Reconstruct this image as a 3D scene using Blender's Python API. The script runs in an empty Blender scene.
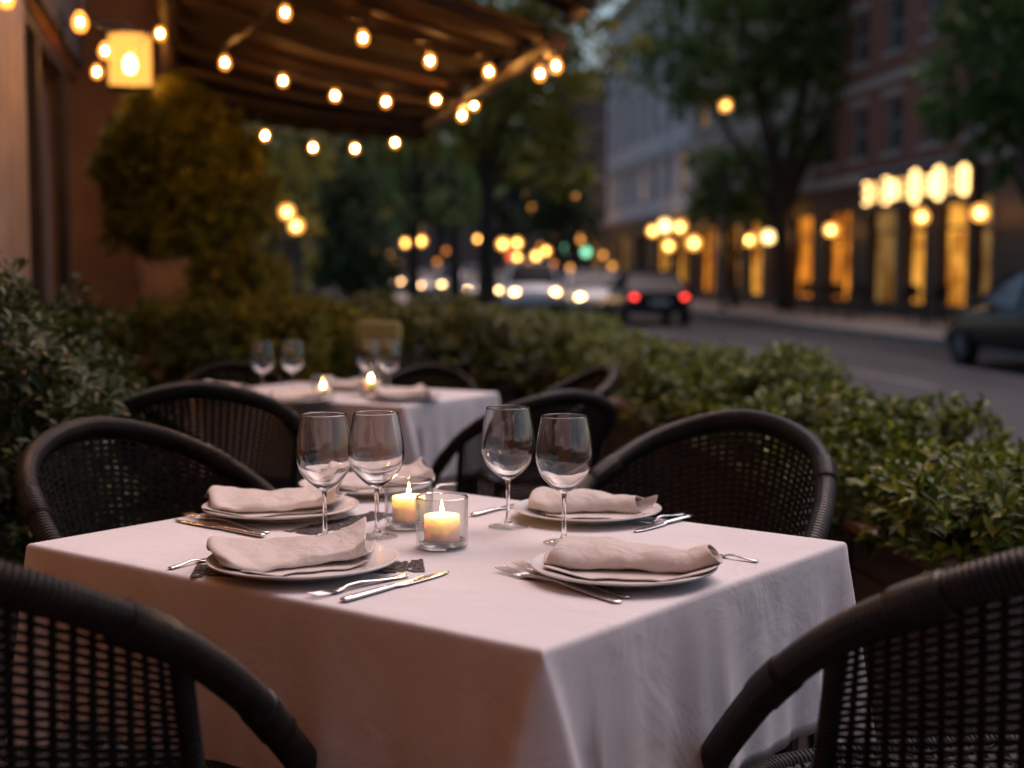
import bpy, bmesh, math, random
import numpy as np
from mathutils import Vector, Matrix
R = math.radians
rnd = random.Random(7)
rng = np.random.default_rng(11)
scene = bpy.context.scene
col = scene.collection

# ------------------------------------------------------------------ camera
CAM_Z, FPX, HOR = 1.19, 1400.0, 270.0
PITCH = math.atan((384 - HOR) / FPX)
cam_d = bpy.data.cameras.new('camera'); cam = bpy.data.objects.new('camera', cam_d); col.objects.link(cam)
cam.location = (0, 0, CAM_Z); cam.rotation_euler = (R(90) - PITCH, 0, 0)
cam_d.sensor_width = 36; cam_d.lens = FPX / 1024 * 36; cam_d.clip_start = .05; cam_d.clip_end = 3000
cam_d.dof.use_dof = True; cam_d.dof.focus_distance = 2.22; cam_d.dof.aperture_fstop = 2.35
scene.camera = cam

def ray(px, py):
    u, v = (px - 512) / FPX, (384 - py) / FPX
    return Vector((u, math.cos(PITCH) + v * math.sin(PITCH), -math.sin(PITCH) + v * math.cos(PITCH)))
def at_z(px, py, z):
    d = ray(px, py); t = (z - CAM_Z) / d.z
    return Vector((d.x * t, d.y * t, z))
def at_d(px, py, D):
    d = ray(px, py); t = D / d.y
    return Vector((d.x * t, D, CAM_Z + d.z * t))

# ------------------------------------------------------------------ object helpers
def tag(o, label=None, cat=None, group=None, kind=None):
    if label: o['label'] = label
    if cat: o['category'] = cat
    if group: o['group'] = group
    if kind: o['kind'] = kind
    return o
def empty(name, loc=(0, 0, 0), rz=0.0):
    o = bpy.data.objects.new(name, None); o.empty_display_size = .1
    o.location = loc; o.rotation_euler = (0, 0, rz); col.objects.link(o); return o
def kids(o): return [c for c in bpy.data.objects if c.parent == o]
def copy_tree(o, parent=None):
    c = o.copy(); col.objects.link(c)
    if parent: c.parent = parent
    for ch in KID.get(o.name, []): copy_tree(ch, c); 
    return c
KID = {}
def adopt(o, parent):
    o.parent = parent; KID.setdefault(parent.name, []).append(o)

def np_mesh(name, verts, quads, mat, parent=None, smooth=False, tris=None):
    me = bpy.data.meshes.new(name)
    verts = np.asarray(verts, dtype=np.float32); quads = np.asarray(quads, dtype=np.int32)
    nq = len(quads); nt = 0 if tris is None else len(tris)
    me.vertices.add(len(verts)); me.vertices.foreach_set('co', verts.ravel())
    loops = quads.ravel()
    if nt: loops = np.concatenate([loops, np.asarray(tris, dtype=np.int32).ravel()])
    me.loops.add(len(loops)); me.loops.foreach_set('vertex_index', loops)
    me.polygons.add(nq + nt)
    st = np.concatenate([np.arange(nq) * 4, nq * 4 + np.arange(nt) * 3]).astype(np.int32)
    me.polygons.foreach_set('loop_start', st)
    if smooth: me.polygons.foreach_set('use_smooth', np.ones(nq + nt, dtype=bool))
    me.update(calc_edges=True); me.validate()
    me.materials.append(mat)
    o = bpy.data.objects.new(name, me); col.objects.link(o)
    if parent: adopt(o, parent)
    return o

def catmull(pts, n=8, closed=False):
    P = [Vector(p) for p in pts]; out = []
    m = len(P)
    rngi = range(m if closed else m - 1)
    for i in rngi:
        p1, p2 = P[i % m], P[(i + 1) % m]
        p0 = P[(i - 1) % m] if (closed or i > 0) else p1 * 2 - p2
        p3 = P[(i + 2) % m] if (closed or i + 2 < m) else p2 * 2 - p1
        for k in range(n):
            t = k / n
            out.append(.5 * ((2 * p1) + (p2 - p0) * t + (2 * p0 - 5 * p1 + 4 * p2 - p3) * t * t + (3 * p1 - p0 - 3 * p2 + p3) * t ** 3))
    if not closed: out.append(P[-1].copy())
    return out

class MB:
    """collects shapes of one mesh"""
    def __init__(s): s.v = []; s.f = []; s.uv = []
    def add(s, v, f, uv=None):
        b = len(s.v); s.v += [tuple(p) for p in v]
        for k, q in enumerate(f):
            s.f.append(tuple(i + b for i in q))
            s.uv.append(uv[k] if uv else None)
        return s
    def box(s, c, d, bev=0.0, rz=0.0, M=None):
        bm = bmesh.new(); bmesh.ops.create_cube(bm, size=1)
        for v in bm.verts: v.co = Vector((v.co.x * d[0], v.co.y * d[1], v.co.z * d[2]))
        if bev: bmesh.ops.bevel(bm, geom=list(bm.edges), offset=bev, segments=2, affect='EDGES', profile=.5)
        mt = Matrix.Translation(c) @ Matrix.Rotation(rz, 4, 'Z')
        if M is not None: mt = M @ mt
        bm.verts.index_update()
        s.add([mt @ v.co for v in bm.verts], [[v.index for v in f.verts] for f in bm.faces]); bm.free(); return s
    def tube(s, path, r, seg=8, cap=True, flat=1.0, up=None):
        P = [Vector(p) for p in path]; n = len(P)
        rr = r if hasattr(r, '__len__') else [r] * n
        prev = None; rings = []; L = 0; Ls = []
        for i, p in enumerate(P):
            t = (P[min(i + 1, n - 1)] - P[max(i - 1, 0)])
            if t.length < 1e-9: t = Vector((0, 0, 1))
            t.normalize()
            if prev is None:
                a = Vector(up) if up else (Vector((0, 0, 1)) if abs(t.z) < .9 else Vector((1, 0, 0)))
            else: a = prev
            x = a - t * a.dot(t)
            if x.length < 1e-6: x = Vector((1, 0, 0)) - t * t.x
            x.normalize(); y = t.cross(x); prev = x
            if i: L += (p - P[i - 1]).length
            Ls.append(L)
            rings.append([p + x * (rr[i] * math.cos(2 * math.pi * k / seg)) + y * (rr[i] * flat * math.sin(2 * math.pi * k / seg)) for k in range(seg)])
        v = [q for ring in rings for q in ring]; f = []; uv = []
        for i in range(n - 1):
            for k in range(seg):
                k2 = (k + 1) % seg
                f.append((i * seg + k, i * seg + k2, (i + 1) * seg + k2, (i + 1) * seg + k))
                uv.append(((Ls[i], k / seg), (Ls[i], (k + 1) / seg), (Ls[i + 1], (k + 1) / seg), (Ls[i + 1], k / seg)))
        if cap:
            f.append(tuple(reversed(range(seg)))); uv.append(None)
            f.append(tuple((n - 1) * seg + k for k in range(seg))); uv.append(None)
        return s.add(v, f, uv)
    def lathe(s, prof, seg=24, c=(0, 0, 0), M=None, wob=None):
        v = []; f = []; n = len(prof)
        for (r, z) in prof:
            for k in range(seg):
                a = 2 * math.pi * k / seg; q = r * (1 + (wob(a, z) if wob else 0))
                p = Vector((q * math.cos(a), q * math.sin(a), z))
                v.append((M @ p if M is not None else p) + Vector(c))
        for i in range(n - 1):
            for k in range(seg):
                k2 = (k + 1) % seg; f.append((i * seg + k, i * seg + k2, (i + 1) * seg + k2, (i + 1) * seg + k))
        if prof[0][0] > 1e-6 and prof[0] != prof[-1]:
            pass
        return s.add(v, f)
    def cyl(s, c, r, h, seg=20, M=None, r2=None):
        r2 = r if r2 is None else r2
        v = []; 
        for z, q in ((0, r), (h, r2)):
            for k in range(seg):
                a = 2 * math.pi * k / seg; p = Vector((q * math.cos(a), q * math.sin(a), z))
                v.append((M @ p if M is not None else p) + Vector(c))
        f = [(k, (k + 1) % seg, seg + (k + 1) % seg, seg + k) for k in range(seg)]
        f += [tuple(reversed(range(seg))), tuple(range(seg, 2 * seg))]
        return s.add(v, f)
    def ball(s, c, r, seg=14, rings=9, sq=(1, 1, 1)):
        v = [(c[0], c[1], c[2] - r * sq[2])]; f = []
        for i in range(1, rings):
            t = -math.pi / 2 + math.pi * i / rings
            for k in range(seg):
                a = 2 * math.pi * k / seg
                v.append((c[0] + r * sq[0] * math.cos(t) * math.cos(a), c[1] + r * sq[1] * math.cos(t) * math.sin(a), c[2] + r * sq[2] * math.sin(t)))
        v.append((c[0], c[1], c[2] + r * sq[2])); top = len(v) - 1
        for k in range(seg): f.append((0, 1 + (k + 1) % seg, 1 + k))
        for i in range(rings - 2):
            for k in range(seg):
                k2 = (k + 1) % seg; f.append((1 + i * seg + k, 1 + i * seg + k2, 1 + (i + 1) * seg + k2, 1 + (i + 1) * seg + k))
        b = 1 + (rings - 2) * seg
        for k in range(seg): f.append((b + k, b + (k + 1) % seg, top))
        return s.add(v, f)
    def loft(s, secs, cap=True, closed=True):
        n = len(secs[0]); v = [p for q in secs for p in q]; f = []
        for i in range(len(secs) - 1):
            for k in range(n if closed else n - 1):
                k2 = (k + 1) % n; f.append((i * n + k, i * n + k2, (i + 1) * n + k2, (i + 1) * n + k))
        if cap: f += [tuple(reversed(range(n))), tuple((len(secs) - 1) * n + k for k in range(n))]
        return s.add(v, f)
    def build(s, name, mat, parent=None, smooth=False, autos=None):
        me = bpy.data.meshes.new(name); me.from_pydata(s.v, [], s.f)
        if any(s.uv):
            ul = me.uv_layers.new(name='UVMap'); i = 0
            for fi, q in enumerate(s.f):
                for k in range(len(q)):
                    ul.data[i].uv = s.uv[fi][k] if s.uv[fi] else (0, 0); i += 1
        bm = bmesh.new(); bm.from_mesh(me); bmesh.ops.recalc_face_normals(bm, faces=bm.faces); bm.to_mesh(me); bm.free()
        if smooth:
            for p in me.polygons: p.use_smooth = True
        me.materials.append(mat)
        if autos is not None:
            me.set_sharp_from_angle(angle=R(autos))
        o = bpy.data.objects.new(name, me); col.objects.link(o)
        if parent: adopt(o, parent)
        return o

# ------------------------------------------------------------------ materials
def new_mat(name):
    m = bpy.data.materials.new(name); m.use_nodes = True; nt = m.node_tree
    return m, nt, nt.nodes['Principled BSDF']
def pbr(name, c, rough=.5, metal=0., var=.0, scale=20., bump=0., bscale=200., spec=.5, sss=0, c2=None, detail=4, coord='Object', trans=0, sheen=0):
    m, nt, b = new_mat(name)
    b.inputs['Base Color'].default_value = (*c, 1); b.inputs['Roughness'].default_value = rough
    b.inputs['Metallic'].default_value = metal; b.inputs['Specular IOR Level'].default_value = spec
    if sheen: b.inputs['Sheen Weight'].default_value = sheen
    if sss: b.inputs['Subsurface Weight'].default_value = sss; b.inputs['Subsurface Radius'].default_value = (.02, .01, .005); b.inputs['Subsurface Scale'].default_value = 1
    tc = nt.nodes.new('ShaderNodeTexCoord')
    if var or c2:
        n = nt.nodes.new('ShaderNodeTexNoise'); n.inputs['Scale'].default_value = scale; n.inputs['Detail'].default_value = detail
        nt.links.new(tc.outputs[coord], n.inputs['Vector'])
        rp = nt.nodes.new('ShaderNodeValToRGB'); rp.color_ramp.elements[0].position = .3; rp.color_ramp.elements[1].position = .7
        rp.color_ramp.elements[0].color = (*[x * (1 - var) for x in c], 1); rp.color_ramp.elements[1].color = (*(c2 if c2 else [min(1, x * (1 + var)) for x in c]), 1)
        nt.links.new(n.outputs['Fac'], rp.inputs['Fac']); nt.links.new(rp.outputs['Color'], b.inputs['Base Color'])
    if bump:
        n2 = nt.nodes.new('ShaderNodeTexNoise'); n2.inputs['Scale'].default_value = bscale; n2.inputs['Detail'].default_value = 5
        nt.links.new(tc.outputs[coord], n2.inputs['Vector'])
        bp = nt.nodes.new('ShaderNodeBump'); bp.inputs['Strength'].default_value = bump; bp.inputs['Distance'].default_value = .01
        nt.links.new(n2.outputs['Fac'], bp.inputs['Height']); nt.links.new(bp.outputs['Normal'], b.inputs['Normal'])
    return m
def emit(name, c, s, edge=None):
    m = bpy.data.materials.new(name); m.use_nodes = True; nt = m.node_tree; nt.nodes.clear()
    e = nt.nodes.new('ShaderNodeEmission'); o = nt.nodes.new('ShaderNodeOutputMaterial')
    e.inputs['Color'].default_value = (*c, 1); e.inputs['Strength'].default_value = s
    nt.links.new(e.outputs[0], o.inputs['Surface']); return m
def fabric(name, c, weave=900., wr=.25, wscale=9., rough=.85, sheen=.2, fine=.12):
    m, nt, b = new_mat(name)
    b.inputs['Base Color'].default_value = (*c, 1); b.inputs['Roughness'].default_value = rough
    b.inputs['Sheen Weight'].default_value = sheen; b.inputs['Specular IOR Level'].default_value = .25
    tc = nt.nodes.new('ShaderNodeTexCoord')
    n = nt.nodes.new('ShaderNodeTexNoise'); n.inputs['Scale'].default_value = wscale; n.inputs['Detail'].default_value = 6; n.inputs['Distortion'].default_value = .6
    n2 = nt.nodes.new('ShaderNodeTexNoise'); n2.inputs['Scale'].default_value = weave; n2.inputs['Detail'].default_value = 2
    nt.links.new(tc.outputs['Object'], n.inputs['Vector']); nt.links.new(tc.outputs['Object'], n2.inputs['Vector'])
    b1 = nt.nodes.new('ShaderNodeBump'); b1.inputs['Strength'].default_value = wr; b1.inputs['Distance'].default_value = .02
    b2 = nt.nodes.new('ShaderNodeBump'); b2.inputs['Strength'].default_value = fine; b2.inputs['Distance'].default_value = .002
    nt.links.new(n.outputs['Fac'], b1.inputs['Height']); nt.links.new(n2.outputs['Fac'], b2.inputs['Height'])
    nt.links.new(b1.outputs['Normal'], b2.inputs['Normal']); nt.links.new(b2.outputs['Normal'], b.inputs['Normal'])
    rp = nt.nodes.new('ShaderNodeValToRGB'); rp.color_ramp.elements[0].position = .35; rp.color_ramp.elements[1].position = .65
    rp.color_ramp.elements[0].color = (*[x * .93 for x in c], 1); rp.color_ramp.elements[1].color = (*c, 1)
    n3 = nt.nodes.new('ShaderNodeTexNoise'); n3.inputs['Scale'].default_value = 5; n3.inputs['Detail'].default_value = 8
    nt.links.new(tc.outputs['Object'], n3.inputs['Vector']); nt.links.new(n3.outputs['Fac'], rp.inputs['Fac']); nt.links.new(rp.outputs['Color'], b.inputs['Base Color'])
    return m
def leafmat(name, stops, rough=.42, trans=.25):
    """leaf colour differs leaf by leaf (each leaf is its own mesh island)"""
    m, nt, b = new_mat(name); b.inputs['Roughness'].default_value = rough; b.inputs['Specular IOR Level'].default_value = .22
    g = nt.nodes.new('ShaderNodeNewGeometry'); rp = nt.nodes.new('ShaderNodeValToRGB')
    while len(rp.color_ramp.elements) < len(stops): rp.color_ramp.elements.new(.5)
    for e, (p, c) in zip(rp.color_ramp.elements, stops): e.position = p; e.color = (*c, 1)
    nt.links.new(g.outputs['Random Per Island'], rp.inputs['Fac']); nt.links.new(rp.outputs['Color'], b.inputs['Base Color'])
    tr = nt.nodes.new('ShaderNodeBsdfTranslucent'); nt.links.new(rp.outputs['Color'], tr.inputs['Color'])
    mx = nt.nodes.new('ShaderNodeMixShader'); mx.inputs[0].default_value = trans
    nt.links.new(b.outputs[0], mx.inputs[1]); nt.links.new(tr.outputs[0], mx.inputs[2])
    nt.links.new(mx.outputs[0], nt.nodes['Material Output'].inputs['Surface']); return m
def wicker(name, c, c2, uvwave=True, freq=200.):
    m, nt, b = new_mat(name); b.inputs['Roughness'].default_value = .40; b.inputs['Specular IOR Level'].default_value = .24 if uvwave else .10
    tc = nt.nodes.new('ShaderNodeTexCoord')
    n = nt.nodes.new('ShaderNodeTexNoise'); n.inputs['Scale'].default_value = 35; n.inputs['Detail'].default_value = 5
    nt.links.new(tc.outputs['Object'], n.inputs['Vector'])
    rp = nt.nodes.new('ShaderNodeValToRGB'); rp.color_ramp.elements[0].position = .38; rp.color_ramp.elements[1].position = .72
    rp.color_ramp.elements[0].color = (*c, 1); rp.color_ramp.elements[1].color = (*c2, 1)
    nt.links.new(n.outputs['Fac'], rp.inputs['Fac']); nt.links.new(rp.outputs['Color'], b.inputs['Base Color'])
    bp = nt.nodes.new('ShaderNodeBump'); bp.inputs['Distance'].default_value = .0045; bp.inputs['Strength'].default_value = 1.0
    if uvwave:   # strands wound round the cane: rings along the length
        sx = nt.nodes.new('ShaderNodeSeparateXYZ'); nt.links.new(tc.outputs['UV'], sx.inputs[0])
        ma = nt.nodes.new('ShaderNodeMath'); ma.operation = 'MULTIPLY'; ma.inputs[1].default_value = freq * 2.2; nt.links.new(sx.outputs[0], ma.inputs[0])
        sn = nt.nodes.new('ShaderNodeMath'); sn.operation = 'SINE'; nt.links.new(ma.outputs[0], sn.inputs[0])
        ab = nt.nodes.new('ShaderNodeMath'); ab.operation = 'ABSOLUTE'; nt.links.new(sn.outputs[0], ab.inputs[0])
        nt.links.new(ab.outputs[0], bp.inputs['Height'])
    else:
        n2 = nt.nodes.new('ShaderNodeTexNoise'); n2.inputs['Scale'].default_value = 300; nt.links.new(tc.outputs['Object'], n2.inputs['Vector'])
        nt.links.new(n2.outputs['Fac'], bp.inputs['Height']); bp.inputs['Strength'].default_value = .3
    nt.links.new(bp.outputs['Normal'], b.inputs['Normal']); return m
def glass_solid(name, tint=(1, 1, 1), ior=1.48):
    m, nt, b = new_mat(name); b.inputs['Base Color'].default_value = (*tint, 1); b.inputs['Roughness'].default_value = 0
    b.inputs['Transmission Weight'].default_value = 1; b.inputs['IOR'].default_value = ior; return m
def glass_thin(name, tint=(1, 1, 1), k=1.0):
    """a wall too thin to bend light: clear, with the mirror share of real glass"""
    m = bpy.data.materials.new(name); m.use_nodes = True; nt = m.node_tree; nt.nodes.clear()
    o = nt.nodes.new('ShaderNodeOutputMaterial'); t = nt.nodes.new('ShaderNodeBsdfTransparent'); g = nt.nodes.new('ShaderNodeBsdfGlossy')
    t.inputs['Color'].default_value = (*tint, 1); g.inputs['Roughness'].default_value = .02
    f = nt.nodes.new('ShaderNodeLayerWeight'); f.inputs['Blend'].default_value = .5      # same from both sides of the wall
    pw = nt.nodes.new('ShaderNodeMath'); pw.operation = 'POWER'; pw.inputs[1].default_value = 4; nt.links.new(f.outputs['Facing'], pw.inputs[0])
    ml = nt.nodes.new('ShaderNodeMath'); ml.operation = 'MULTIPLY_ADD'; ml.inputs[1].default_value = .6 * k; ml.inputs[2].default_value = .04 * k; ml.use_clamp = True; nt.links.new(pw.outputs[0], ml.inputs[0])
    mx = nt.nodes.new('ShaderNodeMixShader'); nt.links.new(ml.outputs[0], mx.inputs[0]); nt.links.new(t.outputs[0], mx.inputs[1]); nt.links.new(g.outputs[0], mx.inputs[2])
    nt.links.new(mx.outputs[0], o.inputs['Surface']); return m
def amber_glass(c=(1, .33, .05), s=1.9, fac=.45, tint=(1, .80, .55)):
    m = bpy.data.materials.new('amber bulb glass'); m.use_nodes = True; nt = m.node_tree; nt.nodes.clear()
    o = nt.nodes.new('ShaderNodeOutputMaterial'); t = nt.nodes.new('ShaderNodeBsdfTransparent'); e = nt.nodes.new('ShaderNodeEmission'); mx = nt.nodes.new('ShaderNodeMixShader')
    t.inputs['Color'].default_value = (*tint, 1); e.inputs['Color'].default_value = (*c, 1); e.inputs['Strength'].default_value = s; mx.inputs[0].default_value = fac
    nt.links.new(t.outputs[0], mx.inputs[1]); nt.links.new(e.outputs[0], mx.inputs[2]); nt.links.new(mx.outputs[0], o.inputs['Surface']); return m
def brick(name, c1, c2, mort, s=1.0):
    m, nt, b = new_mat(name); b.inputs['Roughness'].default_value = .9
    tc = nt.nodes.new('ShaderNodeTexCoord'); mp = nt.nodes.new('ShaderNodeMapping'); mp.inputs['Rotation'].default_value = (R(90), 0, R(90))
    br = nt.nodes.new('ShaderNodeTexBrick'); br.inputs['Color1'].default_value = (*c1, 1); br.inputs['Color2'].default_value = (*c2, 1); br.inputs['Mortar'].default_value = (*mort, 1)
    br.inputs['Scale'].default_value = 1; br.inputs['Brick Width'].default_value = .24 * s; br.inputs['Row Height'].default_value = .08 * s; br.inputs['Mortar Size'].default_value = .008
    # bricks run along the wall (y) and up (z)
    sx = nt.nodes.new('ShaderNodeSeparateXYZ'); cx = nt.nodes.new('ShaderNodeCombineXYZ')
    nt.links.new(tc.outputs['Object'], sx.inputs[0]); nt.links.new(sx.outputs[1], cx.inputs[0]); nt.links.new(sx.outputs[2], cx.inputs[1])
    nt.links.new(cx.outputs[0], br.inputs['Vector']); nt.links.new(br.outputs['Color'], b.inputs['Base Color']); return m
def litpane(name, c1, c2, s, scale=.8):
    """a lit shop window: brighter and dimmer patches of the room behind"""
    m = bpy.data.materials.new(name); m.use_nodes = True; nt = m.node_tree; nt.nodes.clear()
    o = nt.nodes.new('ShaderNodeOutputMaterial'); e = nt.nodes.new('ShaderNodeEmission')
    tc = nt.nodes.new('ShaderNodeTexCoord'); n = nt.nodes.new('ShaderNodeTexNoise'); n.inputs['Scale'].default_value = scale; n.inputs['Detail'].default_value = 3
    nt.links.new(tc.outputs['Object'], n.inputs['Vector'])
    rp = nt.nodes.new('ShaderNodeValToRGB'); rp.color_ramp.elements[0].position = .36; rp.color_ramp.elements[1].position = .64
    rp.color_ramp.elements[0].color = (*c1, 1); rp.color_ramp.elements[1].color = (*c2, 1)
    nt.links.new(n.outputs['Fac'], rp.inputs['Fac']); nt.links.new(rp.outputs['Color'], e.inputs['Color']); e.inputs['Strength'].default_value = s
    nt.links.new(e.outputs[0], o.inputs['Surface']); return m

M = dict(
    cloth=fabric('tablecloth linen', (.66, .645, .66), wr=.5, wscale=5.5, fine=.3),
    napkin=fabric('napkin linen', (.60, .54, .50), weave=1200, wr=.4, wscale=22, fine=.3),
    china=pbr('white china', (.70, .68, .67), rough=.16, spec=.5),
    steel=pbr('cutlery steel', (.62, .60, .58), rough=.2, metal=1),
    lace=pbr('dark lace', (.045, .035, .035), rough=.9),
    glass=glass_solid('wine glass'), holder=glass_thin('holder glass', (.96, .96, .95), 1.6),
    holder_base=glass_thin('holder base', (.93, .93, .92), 2.4),
    foot=glass_thin('glass foot', (.97, .97, .97), 1.3),
    wick=pbr('wick', (.02, .015, .01), rough=.9),
    flame=emit('flame', (1, .52, .16), 190),
    cane=wicker('black cane wrap', (.007, .0065, .007), (.022, .017, .014)),
    weave=wicker('black cane weave', (.007, .006, .006), (.018, .014, .012), uvwave=False),
    leg=pbr('dark metal leg', (.015, .014, .014), rough=.4),
    wood=pbr('dark brown wood', (.10, .052, .026), rough=.6, var=.45, scale=6, bump=.2, bscale=30),
    planter=pbr('dark planter board', (.035, .026, .022), rough=.7, var=.3, scale=8, bump=.3, bscale=60),
    soil=pbr('potting soil', (.03, .022, .016), rough=1, bump=.6, bscale=60),
    terrace=pbr('terrace paving', (.085, .075, .072), rough=.8, var=.35, scale=3, bump=.2, bscale=40),
    pave=pbr('pavement slabs', (.36, .30, .25), rough=.85, var=.2, scale=2, bump=.1, bscale=20),
    kerb=pbr('kerb stone', (.22, .20, .19), rough=.85, var=.2, scale=5),
    road=pbr('asphalt', (.040, .041, .047), spec=.2, rough=.75, var=.25, scale=1.5, bump=.2, bscale=80),
    mark=pbr('road paint', (.16, .155, .15), rough=.7, var=.15, scale=4),
    ground=pbr('far ground', (.05, .05, .045), rough=.95, var=.3, scale=.2),
    stone=pbr('pale sandstone', (.33, .22, .165), rough=.8, var=.15, scale=5, bump=.2, bscale=40),
    facade=pbr('ochre render', (.27, .105, .032), rough=.85, var=.2, scale=3, bump=.2, bscale=40),
    frame=pbr('dark window frame', (.045, .03, .022), rough=.5, var=.3, scale=10),
    curtain=fabric('brown curtain', (.05, .025, .013), weave=500, wr=.3),
    darkglass=pbr('dark pane', (.02, .02, .024), rough=.08, spec=.8),
    canvas=fabric('brown awning canvas', (.026, .011, .005), weave=400, wr=.4, wscale=5, sheen=0),
    canvas_dark=fabric('dark awning canvas', (.02, .012, .009), weave=400, wr=.3, sheen=0),
    beam=pbr('dark stained beam', (.024, .011, .006), rough=.6, var=.4, scale=7),
    cable=pbr('black cable', (.01, .01, .01), rough=.5),
    socket=pbr('bulb socket', (.03, .025, .02), rough=.4),
    bulb=amber_glass(), filament=emit('hot filament', (1, .52, .17), 800),
    lantern=amber_glass((1, .45, .09), .78, .66, (1, .8, .5)),
    lantern_bulb=emit('lantern lamp', (1, .58, .20), 520),
    metal=pbr('black iron', (.015, .015, .016), rough=.45),
    pot=pbr('weathered planter pot', (.66, .45, .33), rough=.85, var=.25, scale=5, bump=.3, bscale=30),
    bark=pbr('bark', (.030, .024, .019), rough=.95, var=.4, scale=8, bump=.5, bscale=30),
    olive=fabric('olive cushion', (.36, .33, .12), weave=500),
    leaf_near=leafmat('boxwood leaf', [(0, (.026, .050, .006)), (.5, (.072, .115, .012)), (.8, (.165, .205, .024)), (1, (.33, .34, .055))], rough=.45),
    leaf_left=leafmat('evergreen leaf', [(0, (.015, .030, .007)), (.6, (.034, .054, .011)), (.88, (.07, .08, .016)), (1, (.17, .11, .05))], rough=.5),
    leaf_mid=leafmat('hedge leaf', [(0, (.05, .070, .012)), (.6, (.105, .125, .022)), (1, (.21, .185, .036))]),
    leaf_yellow=leafmat('yellow green leaf', [(0, (.08, .10, .012)), (.6, (.20, .22, .025)), (1, (.46, .38, .05))], trans=.35),
    leaf_tree=leafmat('street tree leaf', [(0, (.055, .115, .032)), (.6, (.10, .18, .05)), (1, (.16, .26, .07))], trans=.4),
    leaf_dark=leafmat('dark tree leaf', [(0, (.028, .052, .022)), (.6, (.05, .085, .034)), (1, (.085, .13, .045))], trans=.35),
    leaf_olive=leafmat('olive tree leaf', [(0, (.12, .135, .022)), (.6, (.20, .20, .034)), (1, (.30, .26, .045))], trans=.4),
    brickwall=brick('red brick', (.25, .085, .062), (.32, .115, .08), (.20, .15, .12)),
    cream=pbr('cream stucco', (.34, .28, .24), rough=.9, var=.12, scale=.8),
    grey=pbr('grey limestone', (.62, .61, .64), rough=.9, var=.12, scale=.6),
    brownst=pbr('brownstone', (.17, .12, .10), rough=.9, var=.2, scale=.7),
    trim=pbr('pale window trim', (.40, .36, .34), rough=.8),
    pane=pbr('evening window pane', (.05, .06, .075), rough=.12, spec=.9),
    shop=pbr('dark shopfront', (.055, .040, .034), rough=.6, var=.3, scale=1),
    lit=litpane('lit shop window', (.26, .07, .008), (1, .44, .06), .50, 1.6),
    lit_dim=litpane('lit room window', (.30, .12, .02), (.9, .5, .16), .16),
    lit_orange=litpane('lit arcade', (.22, .05, .006), (1, .32, .03), .50, 1.3),
    globe=amber_glass((1, .42, .09), 1.3, .6, (1, .8, .5)), globe_deep=amber_glass((1, .33, .06), .95, .6, (1, .7, .4)), globe_core=emit('globe lamp core', (1, .56, .2), 22),
    globe_pale=amber_glass((1, .62, .26), 1.5, .7, (1, .9, .7)),
    sign=emit('sign lettering', (1, .60, .22), 2.2), sign_dim=emit('dim sign lettering', (1, .55, .18), .8),
    green=emit('green signal', (.35, 1, .6), 1), redlens=emit('red signal', (1, .12, .06), 1),
    head=emit('headlamp', (1, .56, .22), 9), tail=emit('tail lamp', (1, .05, .04), 2.4), amber=emit('amber lamp', (1, .42, .10), 7),
    tyre=pbr('tyre rubber', (.015, .015, .015), rough=.8), rim=pbr('alloy rim', (.35, .34, .34), rough=.35, metal=.8),
    car_black=pbr('black car paint', (.010, .010, .012), rough=.35, spec=.25), car_white=pbr('white car paint', (.78, .77, .77), rough=.2, spec=.6),
    car_silver=pbr('silver car paint', (.32, .33, .35), rough=.25, metal=.4), car_red=pbr('dark red car paint', (.12, .02, .02), rough=.2),
    car_blue=pbr('grey blue car paint', (.10, .12, .16), rough=.2),
    carglass=pbr('car glass', (.010, .011, .013), rough=.3, spec=.10), plate=pbr('number plate', (.6, .58, .5), rough=.5),
)
# candle wax: light from the flame soaks through it
def wax():
    m, nt, b = new_mat('candle wax'); b.inputs['Base Color'].default_value = (.92, .84, .74, 1); b.inputs['Roughness'].default_value = .45
    b.inputs['Subsurface Weight'].default_value = 1; b.inputs['Subsurface Radius'].default_value = (1.0, .85, .66); b.inputs['Subsurface Scale'].default_value = .02
    return m
M['wax'] = wax()

# ------------------------------------------------------------------ leaves
def leaf_mesh(base, dirs, up, L, W, droop=.15):
    """one folded leaf (two quads) per row"""
    n = len(base); dirs = dirs / np.linalg.norm(dirs, axis=1, keepdims=True)
    side = np.cross(dirs, up); nn = np.linalg.norm(side, axis=1, keepdims=True); nn[nn < 1e-6] = 1; side /= nn
    nor = np.cross(side, dirs)
    L = L[:, None]; W = W[:, None]
    v = np.empty((n, 5, 3))
    v[:, 0] = base
    v[:, 1] = base + dirs * L * .55 + side * W * .5 + nor * W * .18
    v[:, 2] = base + dirs * L * .5 - nor * W * .05
    v[:, 3] = base + dirs * L * .55 - side * W * .5 + nor * W * .18
    v[:, 4] = base + dirs * L - nor * L * droop
    i = (np.arange(n) * 5)[:, None]
    q = np.concatenate([i + np.array([[0, 1, 4, 2]]), i + np.array([[0, 2, 4, 3]])], 1).reshape(-1, 4)
    return v.reshape(-1, 3), q
def unit(n):
    d = rng.normal(size=(n, 3)); return d / np.linalg.norm(d, axis=1, keepdims=True)
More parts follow.
